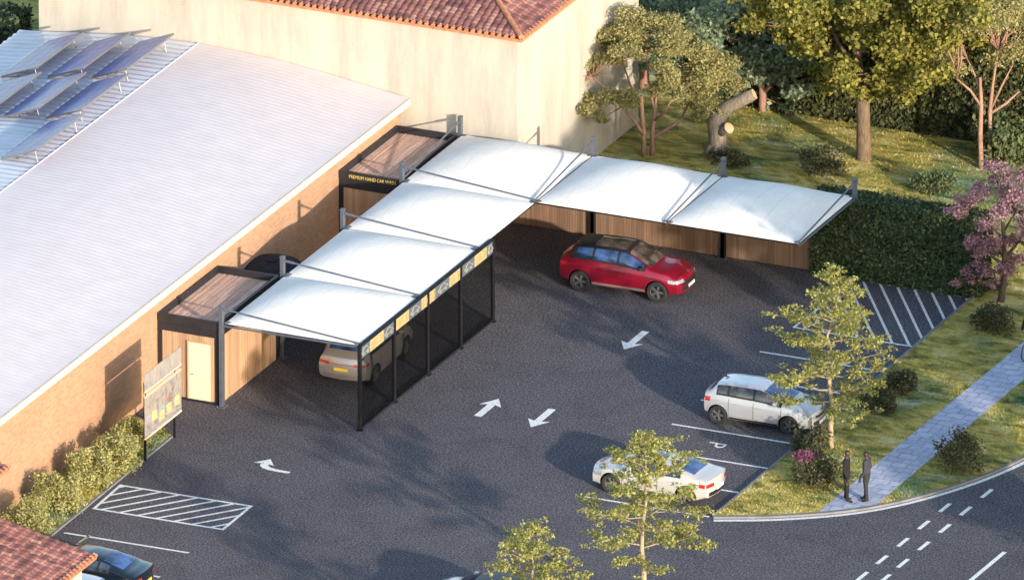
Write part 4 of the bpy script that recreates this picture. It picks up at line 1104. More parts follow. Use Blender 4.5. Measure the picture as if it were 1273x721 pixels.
# ------------------------------------------------------------------ vehicles
class Shell:
    """Smooth car body surface from length profiles; +x is forward."""
    def __init__(s, sp):
        s.sp = sp; s.L = sp['L']; s.W = sp['W']; s.h = s.L / 2
    def prof(s, key, x):
        p = s.sp[key]; xs = [a for a, b in p]; zs = [b for a, b in p]; w = s.sp.get('soft', .07)
        return float(np.mean([np.interp(x + k * w, xs, zs) for k in (-1, -.5, 0, .5, 1)]))
    def deform(s, x, y, z):
        ax = abs(x); r = max(0, min(1, (ax - (s.h - .75)) / .75)); r = r * r * (3 - 2 * r); sg = 1 if x > 0 else -1
        bow, k, zc = (s.sp['bow_f'], s.sp['rake_f'], s.sp['zc_f']) if x > 0 else (s.sp['bow_r'], s.sp['rake_r'], s.sp['zc_r'])
        dz = z - zc
        return Vector((x - sg * r * (bow * (y / s.W) ** 2 + (k[0] if dz > 0 else k[1]) * dz * dz), y, z))
    def w(s, x): return s.W * (1 - s.sp.get('taper', .09) * abs(x / s.h) ** 3.2)
    def lower(s, x):
        w = s.w(x); zb, zt = s.prof('bottom', x), s.prof('belt', x); H = zt - zb
        return [(0, zb), (w * .80, zb), (w * .945, zb + .05), (w * .972, zb + .16 * H), (w * .995, zb + .38 * H), (w * 1.0, zb + .58 * H), (w * .985, zb + .80 * H), (w * .962, zb + .93 * H), (w * .935, zt)]
    def upper(s, x, q):
        a = q * math.pi / 2; e = 2 / s.sp.get('n', 3.0); zt, zz = s.prof('belt', x), s.prof('top', x); H = max(.012, zz - zt)
        sn, cs = math.sin(a) ** e, max(0, math.cos(a)) ** e
        return (s.w(x) * .935 * cs * (1 - s.sp.get('tumble', .11) * sn * min(1, H / .42)), zt + H * sn)
    def U(s, x, q, side=1):
        y, z = s.upper(x, q); return s.deform(x, side * y, z)
    def S(s, x, z, side=1):
        lo = s.lower(x); zs = [b for a, b in lo[1:]]; ys = [a for a, b in lo[1:]]
        return s.deform(x, side * float(np.interp(z, zs, ys)), z)
    def E(s, y, z, front=True): return s.deform(s.h if front else -s.h, y, z)
    def body_rows(s):
        n = 64; rows = []; NQ = 14
        for i in range(n + 1):
            x = -s.h + s.L * i / n
            half = s.lower(x) + [s.upper(x, (k + 1) / NQ) for k in range(NQ)]
            ring = [(y, z) for y, z in half] + [(-y, z) for y, z in reversed(half[1:-1])]
            rows.append((x, ring))
        return rows
    def mesh(s):
        mb = MB(); rows = s.body_rows(); out = []
        def cap(x, ring):
            zc = (ring[0][1] + max(z for y, z in ring)) / 2; r = []
            for f in (.02, .3, .55, .75, .9, .97): r.append([s.deform(x, y * f, zc + (z - zc) * f) for y, z in ring])
            return r
        R0 = cap(*rows[0]); R1 = cap(*rows[-1])[::-1]
        allr = R0 + [[s.deform(x, y, z) for y, z in ring] for x, ring in rows] + R1
        mb.grid(allr, closed=True); n = len(rows[0][1])
        mb.f += [tuple(range(n)), tuple(range((len(allr) - 1) * n, len(allr) * n))]; mb.mi += [0, 0]
        return mb
    def patch(s, fn, us, vs, off):
        e = 1e-3; rows = []
        for u in us:
            row = []
            for v in vs:
                p = fn(u, v); a = fn(u + e, v) - p; b = fn(u, v + e) - p; n = a.cross(b)
                if n.length < 1e-12: n = Vector((0, 0, 1))
                n.normalize(); c = p - Vector((0, 0, .55))
                if n.dot(Vector((c.x * .15, c.y, c.z))) < 0 and abs(n.dot(Vector((c.x * .15, c.y, c.z)))) > .05: n = -n
                row.append(p + n * off)
            rows.append(row)
        return rows

def lin(a, b, n): return [a + (b - a) * i / n for i in range(n + 1)]

def wheel(parent, x, y, r, wdt, side, rimmat, spokes):
    Mx = Matrix.Translation((x, y, r)) @ Matrix.Rotation(R(90) * (-side), 4, 'X')   # local +z points outwards
    rr = r * .70; o = wdt / 2
    mb = MB(); mb.lathe([(rr, -o), (rr, o * .55), (rr * .93, o * .60), (rr * .90, o * .35)], 28, Mx)
    mb.lathe([(rr * .9, o * .36), (rr * .2, o * .28), (0, o * .28)], 28, Mx, 1)
    for k in range(spokes):
        a = 2 * math.pi * k / spokes
        for d in (-.10, .10):
            c0 = Vector((math.cos(a + d * 2.2) * rr * .12, math.sin(a + d * 2.2) * rr * .12, o * .62)); c1 = Vector((math.cos(a + d) * rr * .95, math.sin(a + d) * rr * .95, o * .66))
            t = (c1 - c0).normalized(); nn = Vector((-t.y, t.x, 0)) * .017
            vs = [c0 + nn, c0 - nn, c1 - nn, c1 + nn]; vs += [v - Vector((0, 0, .05)) for v in vs]
            mb.add([Mx @ v for v in vs], [(0, 1, 2, 3), (0, 4, 5, 1), (2, 6, 7, 3), (1, 5, 6, 2), (0, 3, 7, 4)])
    mb.lathe([(rr * .2, o * .5), (rr * .19, o * .7), (0, o * .72)], 16, Mx)
    wo = mb.build('wheel', [rimmat, M['trim']], parent, True, 35)
    mb = MB(); mb.lathe([(rr, -o * .9), (r * .93, -o), (r, -o * .75), (r * 1.0, 0), (r, o * .75), (r * .93, o), (rr, o * .92), (rr * .99, o * .5)], 32, Mx); mb.build('tyre', M['rubber'], wo, True, 50)

def make_car(sp, label, px, py, heading, cat='car', group='cars in the car park'):
    S = Shell(sp); b = P(px, py) if not isinstance(px, Vector) else px
    t = thing('parked_car', (0, 0, 0), label, cat, group)
    mb = S.mesh(); body = mb.build('body', [sp['paint'], M['trim']], t, True)
    xf, xr, r, wd = sp['xf'], sp['xr'], sp['r'], .235
    cut = MB()
    for x in (xf, xr):
        for sd in (-1, 1):
            Mx = Matrix.Translation((x, sd * (S.W - .12), r + .01)) @ Matrix.Rotation(R(90), 4, 'X')
            cut.lathe([(0, -.22), (r + .055, -.22), (r + .055, .3), (0, .3)] if sd < 0 else [(0, -.3), (r + .055, -.3), (r + .055, .22), (0, .22)], 36, Mx, 1)
    co = cut.build('cutter', [sp['paint'], M['trim']])
    bm = bmesh.new(); bm.from_mesh(co.data); bmesh.ops.remove_doubles(bm, verts=bm.verts, dist=1e-5); bmesh.ops.recalc_face_normals(bm, faces=bm.faces); bm.to_mesh(co.data); bm.free()
    md = body.modifiers.new('arches', 'BOOLEAN'); md.object = co; md.operation = 'DIFFERENCE'; md.solver = 'EXACT'
    dg = bpy.context.evaluated_depsgraph_get(); dg.update()
    me = bpy.data.meshes.new_from_object(body.evaluated_get(dg)); body.modifiers.clear(); body.data = me; me.name = 'body'
    bpy.data.objects.remove(co)
    me.polygons.foreach_set('use_smooth', [True] * len(me.polygons)); me.set_sharp_from_angle(angle=R(38))
    for x in (xf, xr):
        for sd in (-1, 1): wheel(t, x, sd * (S.W - .015 - wd / 2), r, wd, sd, sp['rim'], sp.get('spokes', 5))
    g, gs = sp.get('glass', M['glass']), sp.get('glass_side', sp.get('glass', M['glass']))
    def strip(name, fn, us, vs, off, m, parent=t):
        mb = MB(); mb.grid(S.patch(fn, us, vs, off)); return mb.build(name, m, parent, True)
    def across(x, v, lo):       # v in -1..1 -> q with sides
        q = lo + (1 - lo) * (1 - abs(v)); return S.U(x, min(1, q), 1 if v >= 0 else -1)
    c, rf, rr_, rb = sp['cowl'], sp['roof_f'], sp['roof_r'], sp['rear_b']
    q0 = sp.get('qa', .55)
    strip('windscreen', lambda u, v: across(u, v, q0 + .03), lin(c - .03, rf + .03, 10), lin(-1, 1, 20), .008, g)
    strip('rear_window', lambda u, v: across(u, v, q0 + .05), lin(rr_ - .05, rb + .06, 8), lin(-1, 1, 20), .008, g)
    if sp.get('roof_mat'):
        strip('roof', lambda u, v: across(u, v, q0 - .04), lin(rr_ - .05, rf + .07, 14), lin(-1, 1, 22), .006, sp['roof_mat'])
    for (a0, a1) in sp.get('sunroof', []):
        strip('sunroof', lambda u, v: across(u, v, q0 + .12), lin(a0, a1, 8), lin(-1, 1, 14), .012, sp.get('sun_mat', g))
    for sd in (1, -1):
        # black surround, then panes
        strip('window_surround', lambda u, v: S.U(u, v, sd), lin(sp.get('sur0', sp['win'][0][0] - .05), sp['win'][-1][1] + .10, 24), lin(.015, q0 - .035, 6), .004, sp.get('pillar', M['trim']))
        for (a0, a1) in sp['win']:
            strip('side_window', lambda u, v: S.U(u, v, sd), lin(a0, a1, 10), lin(.05, q0 - .07, 6), .009, gs)
        # sill cladding between the wheels
        strip('sill', lambda u, v: S.S(u, v, sd), lin(xr + r + .08, xf - r - .08, 12), lin(S.prof('bottom', 0) + .03, S.prof('bottom', 0) + sp.get('sill', .13), 3), .006, sp.get('clad', M['trim']))
        # door seams and handles
        for xd in sp['seams']:
            strip('door_seam', lambda u, v: S.S(u, v, sd), [xd - .008, xd + .008], lin(S.prof('bottom', xd) + .16, S.prof('belt', xd) - .01, 8), .004, M['trim'])
        for xh in sp['handles']:
            p = S.S(xh, S.prof('belt', xh) - .13, sd); mb = MB(); mb.box(p.x - .10, p.x + .10, p.y - .012, p.y + .028 * 1, p.z - .014, p.z + .014) if sd > 0 else mb.box(p.x - .10, p.x + .10, p.y - .028, p.y + .012, p.z - .014, p.z + .014)
            mb.build('door_handle', sp.get('handle_mat', sp['paint']), t, bevel=.006)
        xm = sp['mirror']; p = S.U(xm, .04, sd)
        mb = MB(); mb.box(-.07, .07, 0 if sd > 0 else -.20, .20 if sd > 0 else 0, .02, .15, M=Matrix.Translation(p)); mo = mb.build('wing_mirror', sp.get('mirror_mat', sp['paint']), t, True, 60, .035)
        # lamps wrap round the corner
        for front, key, m in ((True, 'head', M['lamp']), (False, 'taill', M['tail'])):
            y0, back, z0, z1 = sp[key]; ye = S.w(S.h) * .955; pts = []
            for v in lin(0, 1, 3):
                z = z0 + (z1 - z0) * v; row = []
                for k in range(9): row.append(S.E(sd * (y0 + (ye - y0) * k / 8), z, front) + Vector(((.014 if front else -.014), sd * .003, 0)))
                for k in range(1, 6):
                    x = (S.h - back * k / 5) * (1 if front else -1); zz = z + (.02 if front else .01) * k / 5
                    pt = S.S(x, min(zz, S.prof('belt', x) - .005), sd); row.append(pt + Vector((0, sd * .010, 0)))
                pts.append(row)
            mb = MB(); mb.grid(pts); mb.build('headlight' if front else 'tail_light', m, t, True, 60)
    def face(name, y0, y1, z0, z1, front, m, off=.010, n=12):
        mb = MB(); sg = 1 if front else -1
        mb.grid([[S.E(y0 + (y1 - y0) * k / n, z, front) + Vector((sg * off, 0, 0)) for k in range(n + 1)] for z in lin(z0, z1, 3)])
        return mb.build(name, m, t, True)
    gz = sp['grille']; face('grille', -gz[0], gz[0], gz[1], gz[2], True, M['trim'])
    face('lower_grille', -sp['W'] * .62, sp['W'] * .62, S.prof('bottom', S.h) + .09, S.prof('bottom', S.h) + .22, True, M['trim'])
    face('rear_diffuser', -sp['W'] * .72, sp['W'] * .72, S.prof('bottom', -S.h) + .05, S.prof('bottom', -S.h) + .20, False, sp.get('clad', M['trim']))
    for front, m in ((True, sp.get('plate_f', M['plate_w'])), (False, sp.get('plate_r', M['plate_y']))):
        z = sp['plate'][0 if front else 1]; p = S.E(0, z, front); sg = 1 if front else -1
        mb = MB(); mb.box(p.x + sg * .012 - .01, p.x + sg * .012 + .012, -.26, .26, z - .055, z + .055); pl = mb.build('number_plate', m, t)
    if sp.get('bar'): 
        z0, z1 = sp['bar']; face('light_bar', -sp['W'] * .62, sp['W'] * .62, z0, z1, False, M['tail'], .012)
    if sp.get('spoiler'):
        x0 = sp['roof_r'] + .10; mb = MB(); w = sp['W'] * .60; zt = S.prof('top', x0) - .02
        mb.prism([(x0 + .06, -w), (x0 + .06, w), (x0 - .20, w * .96), (x0 - .20, -w * .96)], -.03, .012, M=Matrix.Translation((x0, 0, zt)) @ Matrix.Rotation(R(-9), 4, 'Y') @ Matrix.Translation((-x0, 0, 0))); mb.build('spoiler', sp.get('roof_mat', sp['paint']), t, bevel=.012)
    if sp.get('fin'):
        mb = MB(); x0, z = sp['fin'], S.prof('top', sp['fin']); mb.add([(x0, 0.02, z), (x0, -.02, z), (x0 - .18, -.012, z), (x0 - .18, .012, z), (x0 - .15, 0, z + .07)], [(0, 1, 4), (1, 2, 4), (2, 3, 4), (3, 0, 4)]); mb.build('roof_fin', M['trim'], t)
    if sp.get('rails'):
        for sd in (1, -1):
            mb = MB(); mb.tube([S.U(x, q0 + .05, sd) + Vector((0, 0, .035 if 0 < i < 7 else 0)) for i, x in enumerate(lin(sp['roof_r'] + .1, sp['roof_f'] - .1, 7))], .016, 6); mb.build('roof_rail', M['trim'], t, True)
    for x0, x1, z0, z1 in sp.get('vents', []):
        for sd in (1, -1): strip('side_vent', lambda u, v: S.S(u, v, sd), lin(x0, x1, 4), lin(z0, z1, 2), .008, M['trim'])
    # interior is not seen through the tinted glass
    sh = (xf + xr) / 2; b = b - Vector((math.cos(heading), math.sin(heading), 0)) * sh
    t.location = (b.x, b.y, 0); t.rotation_euler = (0, 0, heading)
    return t

P_RED = car_paint('red_car_paint', (0.29, 0.006, 0.028), .4, .28); P_SILVER = car_paint('silver_car_paint', (0.46, 0.46, 0.49), .35, .3)
P_WHITE = car_paint('white_car_paint', (0.42, 0.41, 0.405), .0, .3); P_GOLD = car_paint('champagne_car_paint', (0.46, 0.42, 0.39), .5, .3)
P_NAVY = car_paint('navy_car_paint', (0.005, 0.009, 0.018), .2, .25)
SUV = dict(L=4.80, W=.985, xf=1.47, xr=-1.47, r=.385, bottom=[(-2.4, .42), (-1.9, .27), (1.9, .27), (2.4, .36)],
           belt=[(-2.4, 1.10), (-1.6, 1.13), (0, 1.07), (.9, 1.05), (1.6, 1.02), (2.4, .86)],
           top=[(-2.4, 1.15), (-2.28, 1.30), (-1.84, 1.64), (-1.2, 1.71), (-.3, 1.74), (.25, 1.715), (1.22, 1.18), (1.7, 1.13), (2.1, 1.06), (2.4, .95)],
           bow_f=.26, rake_f=(.9, .25), zc_f=.62, bow_r=.20, rake_r=(.55, .35), zc_r=.78, cowl=1.20, roof_f=.30, roof_r=-1.70, rear_b=-2.22,
           win=[(-1.62, -1.02), (-.94, -.08), (0.02, .92)], seams=[-1.0, -.03, .98], handles=[-.72, .22], mirror=.84, head=(.50, .42, .76, .88), taill=(.38, .34, .92, 1.05),
           grille=(.60, .60, .78), plate=(.56, .80), n=4.0, tumble=.13, spokes=5)
HATCH = dict(L=4.24, W=.90, xf=1.20, xr=-1.46, r=.33, bottom=[(-2.13, .36), (-1.7, .20), (1.7, .20), (2.13, .27)],
             belt=[(-2.13, .96), (-1.4, 1.00), (0, .95), (.8, .93), (1.4, .87), (2.13, .68)],
             top=[(-2.13, 1.02), (-2.02, 1.08), (-1.72, 1.40), (-1.2, 1.46), (-.3, 1.485), (.15, 1.46), (1.08, 1.00), (1.5, .95), (1.9, .86), (2.13, .76)],
             bow_f=.24, rake_f=(.8, .2), zc_f=.5, bow_r=.16, rake_r=(.35, .3), zc_r=.68, cowl=1.05, roof_f=.20, roof_r=-1.66, rear_b=-2.0,
             win=[(-1.52, -1.12), (-1.04, -.16), (-.07, .82)], seams=[-1.05, -.12, .92], handles=[-.78, .14], mirror=.72, head=(.44, .46, .62, .75), taill=(.48, .26, .80, .97),
             grille=(.52, .60, .67), plate=(.40, .62), n=4.0, tumble=.11, spokes=5)
COUPE = dict(L=4.66, W=.92, xf=1.42, xr=-1.42, r=.345, bottom=[(-2.33, .36), (-1.8, .19), (1.8, .19), (2.33, .25)],
             belt=[(-2.33, .93), (-1.5, .96), (0, .92), (.8, .90), (1.6, .83), (2.33, .66)],
             top=[(-2.33, .99), (-2.1, 1.04), (-1.75, 1.055), (-.75, 1.34), (-.25, 1.385), (.1, 1.37), (1.08, .97), (1.6, .91), (2.05, .83), (2.33, .73)],
             bow_f=.26, rake_f=(.8, .2), zc_f=.5, bow_r=.20, rake_r=(.4, .3), zc_r=.72, cowl=1.05, roof_f=.15, roof_r=-.72, rear_b=-1.68,
             win=[(-1.16, -.40), (-.32, .80)], seams=[-.36, .98], handles=[-.18], mirror=.70, head=(.46, .50, .58, .71), taill=(.42, .30, .74, .87),
             grille=(.30, .54, .70), plate=(.40, .62), n=3.0, tumble=.14, spokes=5)
SEDAN = dict(COUPE, L=4.78, win=[(-1.28, -.92), (-.84, -.02), (.06, .84)], seams=[-.88, .02, .98], handles=[-.62, .28],
             top=[(-2.33, 1.01), (-2.1, 1.06), (-1.85, 1.08), (-1.0, 1.38), (-.35, 1.44), (.1, 1.42), (1.12, .99), (1.6, .93), (2.05, .85), (2.33, .75)], roof_r=-.95, rear_b=-1.78)
def near_side(sp, rear_px, front_px, fwd):
    """centre of a car from the ground contact of its two visible wheels."""
    return None
def ctr(a, b, off):
    pa, pb = P(*a), P(*b); m = (pa + pb) / 2; d = (pb - pa).normalized(); n = Vector((-d.y, d.x, 0))
    return m + n * off, math.atan2(d.y, d.x)
c, h = ctr((720, 361.5), (818, 376), .90)
make_car(dict(SUV, paint=P_RED, rim=M['rim_dark'], roof_mat=M['trim'], sunroof=[(-1.05, .18)], sun_mat=M['glass_warm'], glass=M['glass_warm'], glass_side=M['glass_blue'], clad=M['clad'], sill=.17, mirror_mat=M['trim'], spoiler=1, plate_f=M['plate_w'], vents=[(.98, 1.42, .86, .90)], sur0=-1.98, L=4.84), 'shiny red suv with a black roof, parked before the board fence', c, 0, h, 'suv')
c, h = ctr((895, 526.5), (978, 539.5), .82)
make_car(dict(HATCH, paint=P_SILVER, rim=M['rim_dark'], glass=M['glass_blue'], glass_side=M['glass_warm'], fin=-1.35), 'silver five door hatchback parked nose to the bushes', c, 0, h)
c, h = ctr((853, 628.5), (759, 612), -.84)
make_car(dict(COUPE, paint=P_WHITE, rim=M['rim_dark'], glass=M['glass_blue'], glass_side=M['glass'], sunroof=[(-.42, .06)], plate_r=M['plate_w']), 'white coupe parked behind a young tree, tail lights to the verge', c, 0, h)
c, h = ctr((464.5, 480), (505, 443), .90)
make_car(dict(SUV, paint=P_GOLD, rim=M['rim_dark'], glass=M['glass_blue'], glass_side=M['glass_blue'], L=4.74, xf=1.43, xr=-1.43, spoiler=1, clad=M['clad'], taill=(.46, .30, .93, 1.03), bar=(.965, .985)), 'champagne suv under the canopy behind the mesh screen', c, 0, h, 'suv')
p = P(105, 729)
make_car(dict(SEDAN, paint=P_NAVY, rim=M['rim'], glass=M['glass_blue'], glass_side=M['glass']), 'dark navy saloon parked under the edge of the tiled roof', p, 0, math.pi)
p = P(70, 763)
make_car(dict(HATCH, paint=P_SILVER, rim=M['rim'], glass=M['glass_blue'], glass_side=M['glass']), 'pale car roof showing beyond the clay roof, next to the navy saloon', p, 0, math.pi)
p = P(607, 766)
make_car(dict(HATCH, paint=P_WHITE, rim=M['rim'], glass=M['glass'], glass_side=M['glass'], roof_mat=M['trim']), 'car with a black roof cut off by the bottom edge, under a young tree', p, 0, math.pi)

# ------------------------------------------------------------------ people
def human(name, loc, rz, label, J, RAD, edges, mats, hair_col, height=1.8, wear=None):
    """One skinned surface over a joint skeleton. J: joint -> point (x right, y forward, z up)."""
    me = bpy.data.meshes.new(name); keys = list(J); ix = {k: i for i, k in enumerate(keys)}
    me.from_pydata([J[k] for k in keys], [(ix[a], ix[b]) for a, b in edges], [])
    o = bpy.data.objects.new(name, me); COL.objects.link(o)
    md = o.modifiers.new('skin', 'SKIN'); sv = me.skin_vertices[0].data if me.skin_vertices else None
    if sv is None:
        bm = bmesh.new(); bm.from_mesh(me); bm.verts.layers.skin.verify(); bm.to_mesh(me); bm.free(); sv = me.skin_vertices[0].data
    for k in keys:
        r = RAD[k]; sv[ix[k]].radius = r if hasattr(r, '__len__') else (r, r); sv[ix[k]].use_root = (k == 'pelvis')
    md.use_smooth_shade = True
    s = o.modifiers.new('sub', 'SUBSURF'); s.levels = 2; s.render_levels = 2
    dg = bpy.context.evaluated_depsgraph_get(); dg.update()
    m2 = bpy.data.meshes.new_from_object(o.evaluated_get(dg)); o.modifiers.clear(); o.data = m2; m2.name = name
    m2.materials.clear()
    for m in mats: m2.materials.append(m)
    m2.polygons.foreach_set('use_smooth', [True] * len(m2.polygons))
    o.location = loc; o.rotation_euler = (0, 0, rz); props(o, label, 'person')
    def near(p):
        best = None
        for k in keys:
            d = (Vector(J[k]) - p).length
            if best is None or d < best[0]: best = (d, k)
        return best[1]
    zone = [near(p.center) for p in m2.polygons]
    skin = lambda k: k.startswith(('head', 'neck', 'nose', 'ear', 'palm', 'fing', 'thumb', 'chin', 'crown'))
    legk = lambda k: k.startswith(('hip', 'knee', 'ankle', 'thigh', 'pelvis'))
    for p, k in zip(m2.polygons, zone): p.material_index = 0
    def part(pname, sel, off, m):
        mb = MB(); vm = {}; nrm = m2.vertices
        for p, k in zip(m2.polygons, zone):
            if not sel(k, p): continue
            f = []
            for v in p.vertices:
                if v not in vm: vm[v] = len(mb.v); mb.v.append(tuple(m2.vertices[v].co + m2.vertices[v].normal * off))
                f.append(vm[v])
            mb.f.append(tuple(f)); mb.mi.append(0)
        if not mb.f: return
        c = mb.build(pname, m, o, True); return c
    part('trousers', lambda k, p: legk(k), .010, wear['trousers'])
    part('jacket' if wear.get('jacket') else 'shirt', lambda k, p: not legk(k) and not skin(k) and not k.startswith(('foot', 'toe', 'heel')), .014, wear.get('jacket') or wear['shirt'])
    part('shoe', lambda k, p: k.startswith(('foot', 'toe', 'heel')), .008, wear['shoe'])
    hc = Vector(J['head_mid'])
    part('hair', lambda k, p: k.startswith(('head', 'crown')) and (p.center.z > hc.z + .055 or (p.center.y < hc.y - .012 and p.center.z > hc.z - .075)), .012, hair_col)
    mb = MB()
    for sx in (-1, 1):
        e = Vector((hc.x + sx * .033, hc.y + .098, hc.z + .012)); mb = MB(); mb.lathe([(0, -.012), (.009, -.008), (.012, 0), (.009, .008), (0, .012)], 8, Matrix.Translation(e)); mb.build('eye', M['trim'], o, True)
    mb = MB(); mb.tube([hc + Vector((-.026, .094, -.062)), hc + Vector((0, .104, -.062)), hc + Vector((.026, .094, -.062))], .006, 6); mb.build('mouth', M['lip'], o, True)
    return o
M['skin'] = mat('skin', (.26, .15, .10), .55, var=.08); M['skin_dark'] = mat('brown_skin', (.055, .032, .024), .55, var=.08); M['lip'] = mat('lips', (.20, .07, .06), .5)
M['suit'] = mat('dark_suit', (.007, .0075, .010), .9, var=.2); M['shirt_grey'] = mat('grey_shirt', (.030, .034, .046), .85, var=.15); M['trousers'] = mat('dark_trousers', (.020, .020, .024), .85, var=.2)
M['hair'] = mat('black_hair', (.010, .009, .009), .6, var=.3, vscale=30); M['shoe'] = mat('black_shoes', (.010, .010, .011), .4, var=.2)

def stand(H=1.84, arm_l=(.05, .02), arm_r=(.05, .06), step=.07, turn=0.0, slim=1.0, wide=1.0):
    k = H / 1.80; J, Rd, E = {}, {}, []
    def j(n, x, y, z, r): J[n] = (x * k, y * k, z * k); Rd[n] = tuple(q * k for q in r) if hasattr(r, '__len__') else r * k
    j('pelvis', 0, 0, .95, (.165 * wide, .115)); j('waist', 0, .005, 1.08, (.150 * wide, .105)); j('chest', 0, .0, 1.26, (.170 * wide, .118)); j('upper', 0, -.012, 1.40, (.160 * wide, .095)); j('neck', 0, .0, 1.515, .056)
    j('chin', 0, .028, 1.585, (.058, .070)); j('head_mid', 0, .022, 1.665, (.076, .096)); j('crown', 0, .008, 1.745, (.062, .078)); j('nose', 0, .125, 1.650, (.014, .018))
    E += [('pelvis', 'waist'), ('waist', 'chest'), ('chest', 'upper'), ('upper', 'neck'), ('neck', 'chin'), ('chin', 'head_mid'), ('head_mid', 'crown'), ('head_mid', 'nose')]
    for s, nm, (ax, ay) in ((-1, 'l', arm_l), (1, 'r', arm_r)):
        j('ear' + nm, s * .088, .01, 1.66, (.012, .024)); E.append(('head_mid', 'ear' + nm))
        j('shoulder' + nm, s * .185 * wide, -.012, 1.425, .066 * slim); j('elbow' + nm, s * (.215 + ax), -.03, 1.13, .047 * slim); j('wrist' + nm, s * (.205 + ax), ay + .03, .885, .032)
        j('palm' + nm, s * (.200 + ax), ay + .05, .80, (.020, .040)); E += [('upper', 'shoulder' + nm), ('shoulder' + nm, 'elbow' + nm), ('elbow' + nm, 'wrist' + nm), ('wrist' + nm, 'palm' + nm)]
        for q, (dy, L) in enumerate(((.032, .070), (.011, .080), (-.011, .074), (-.031, .058))):
            j(f'fing{nm}{q}a', s * (.198 + ax), ay + .052 + dy, .765, .0095); j(f'fing{nm}{q}b', s * (.190 + ax), ay + .058 + dy, .765 - L * .55, .0088); j(f'fing{nm}{q}c', s * (.178 + ax), ay + .066 + dy, .765 - L, .0075)
            E += [('palm' + nm, f'fing{nm}{q}a'), (f'fing{nm}{q}a', f'fing{nm}{q}b'), (f'fing{nm}{q}b', f'fing{nm}{q}c')]
        j('thumb' + nm + 'a', s * (.185 + ax), ay + .092, .815, .0115); j('thumb' + nm + 'b', s * (.176 + ax), ay + .112, .775, .0095); E += [('palm' + nm, 'thumb' + nm + 'a'), ('thumb' + nm + 'a', 'thumb' + nm + 'b')]
        yy = s * step
        j('hip' + nm, s * .09, 0, .90, .098 * slim); j('thigh' + nm, s * .098, yy * .3 + .012, .70, .085 * slim); j('knee' + nm, s * .10, yy * .6 + .02, .49, .062 * slim); j('ankle' + nm, s * .105, yy, .10, .045)
        j('heel' + nm, s * .105, yy - .03, .045, (.040, .040)); j('foot' + nm, s * .115, yy + .10, .045, (.042, .036)); j('toe' + nm, s * .125, yy + .19, .032, (.034, .024))
        E += [('pelvis', 'hip' + nm), ('hip' + nm, 'thigh' + nm), ('thigh' + nm, 'knee' + nm), ('knee' + nm, 'ankle' + nm), ('ankle' + nm, 'heel' + nm), ('ankle' + nm, 'foot' + nm), ('foot' + nm, 'toe' + nm)]
    return J, Rd, E
def facing(dx_px, dy_px):
    """heading (person looks along +y) so that he faces that way in the picture."""
    d = P(640 + dx_px, 360 + dy_px) - P(640, 360); return math.atan2(d.y, d.x) - math.pi / 2
J, Rd, E = stand(1.92, (.02, .02), (.02, .05), .05, wide=1.0)
p = P(1052, 625); p.z = .078
human('person', p, facing(30, 2.5), 'standing man in a black suit facing the man in the grey shirt', J, Rd, E, [M['skin_dark']], M['hair'], wear=dict(trousers=M['suit'], jacket=M['suit'], shoe=M['shoe']))
J, Rd, E = stand(1.88, (.05, .10), (.06, .02), .06, wide=1.02)
p = P(1077, 625); p.z = .078
human('person', p, facing(-30, -4), 'standing man in a grey shirt and dark trousers', J, Rd, E, [M['skin_dark']], M['hair'], wear=dict(trousers=M['trousers'], shirt=M['shirt_grey'], shoe=M['shoe']))

# bicycle at the edge of the picture, on the footpath, with its rider
w = P(1274.5, 451.5)                                          # ground contact of the wheel that shows
dirb = (P(1340, 400) - P(1280, 449)).normalized(); ang = math.atan2(dirb.y, dirb.x) 
bk = thing('bicycle', (w.x, w.y, .078), 'black bicycle coming down the footpath at the edge', 'bicycle', rz=ang + math.pi)
def bx_(x, z, y=0): return Vector((x, y, z))
for x in (0.0, -1.05):
    mb = MB(); Mx = Matrix.Translation((x, 0, .345)) @ Matrix.Rotation(R(90), 4, 'X')
    mb.lathe([(.325 + .022 * math.cos(a), .022 * math.sin(a)) for a in lin(0, 2 * math.pi, 8)], 36, Mx); wo = mb.build('wheel', M['rubber'], bk, True)
    mb = MB(); mb.lathe([(.300 + .012 * math.cos(a), .012 * math.sin(a)) for a in lin(0, 2 * math.pi, 6)], 36, Mx)
    for k in range(14):
        a = k * math.pi / 7; mb.tube([bx_(x, .345), bx_(x + .3 * math.cos(a), .345 + .3 * math.sin(a))], .0025, 4)
    mb.build('rim', M['rim'], wo, True)
mb = MB()
for a, b_ in (((0, .345), (-.12, .80)), ((-.12, .80), (-.17, .98)), ((-.13, .74), (-.62, .30)), ((-.14, .82), (-.72, .84)), ((-.62, .30), (-.76, .95)), ((-.62, .30), (-1.05, .345)), ((-.73, .86), (-1.05, .345))):
    mb.tube([bx_(*a), bx_(*b_)], .018, 8)
mb.build('frame', M['black'], bk, True)
mb = MB(); mb.tube([bx_(-.22, .99, -.27), bx_(-.12, 1.0, -.22), bx_(-.16, 1.0, 0), bx_(-.12, 1.0, .22), bx_(-.22, .99, .27)], .014, 8); mb.build('handlebar', M['black'], bk, True)
mb = MB(); mb.prism([(-.64, 0.02), (-.64, -.02), (-.86, -.07), (-.88, 0), (-.86, .07)], .95, 1.0); mb.build('saddle', M['black'], bk, bevel=.01)
mb = MB(); mb.tube([bx_(-.62, .30, -.09), bx_(-.52, .16, -.09)], .012, 6); mb.tube([bx_(-.62, .30, .09), bx_(-.72, .44, .09)], .012, 6); mb.tube([bx_(-.62, .30, -.09), bx_(-.62, .30, .09)], .014, 6); mb.build('crank', M['rim_dark'], bk)
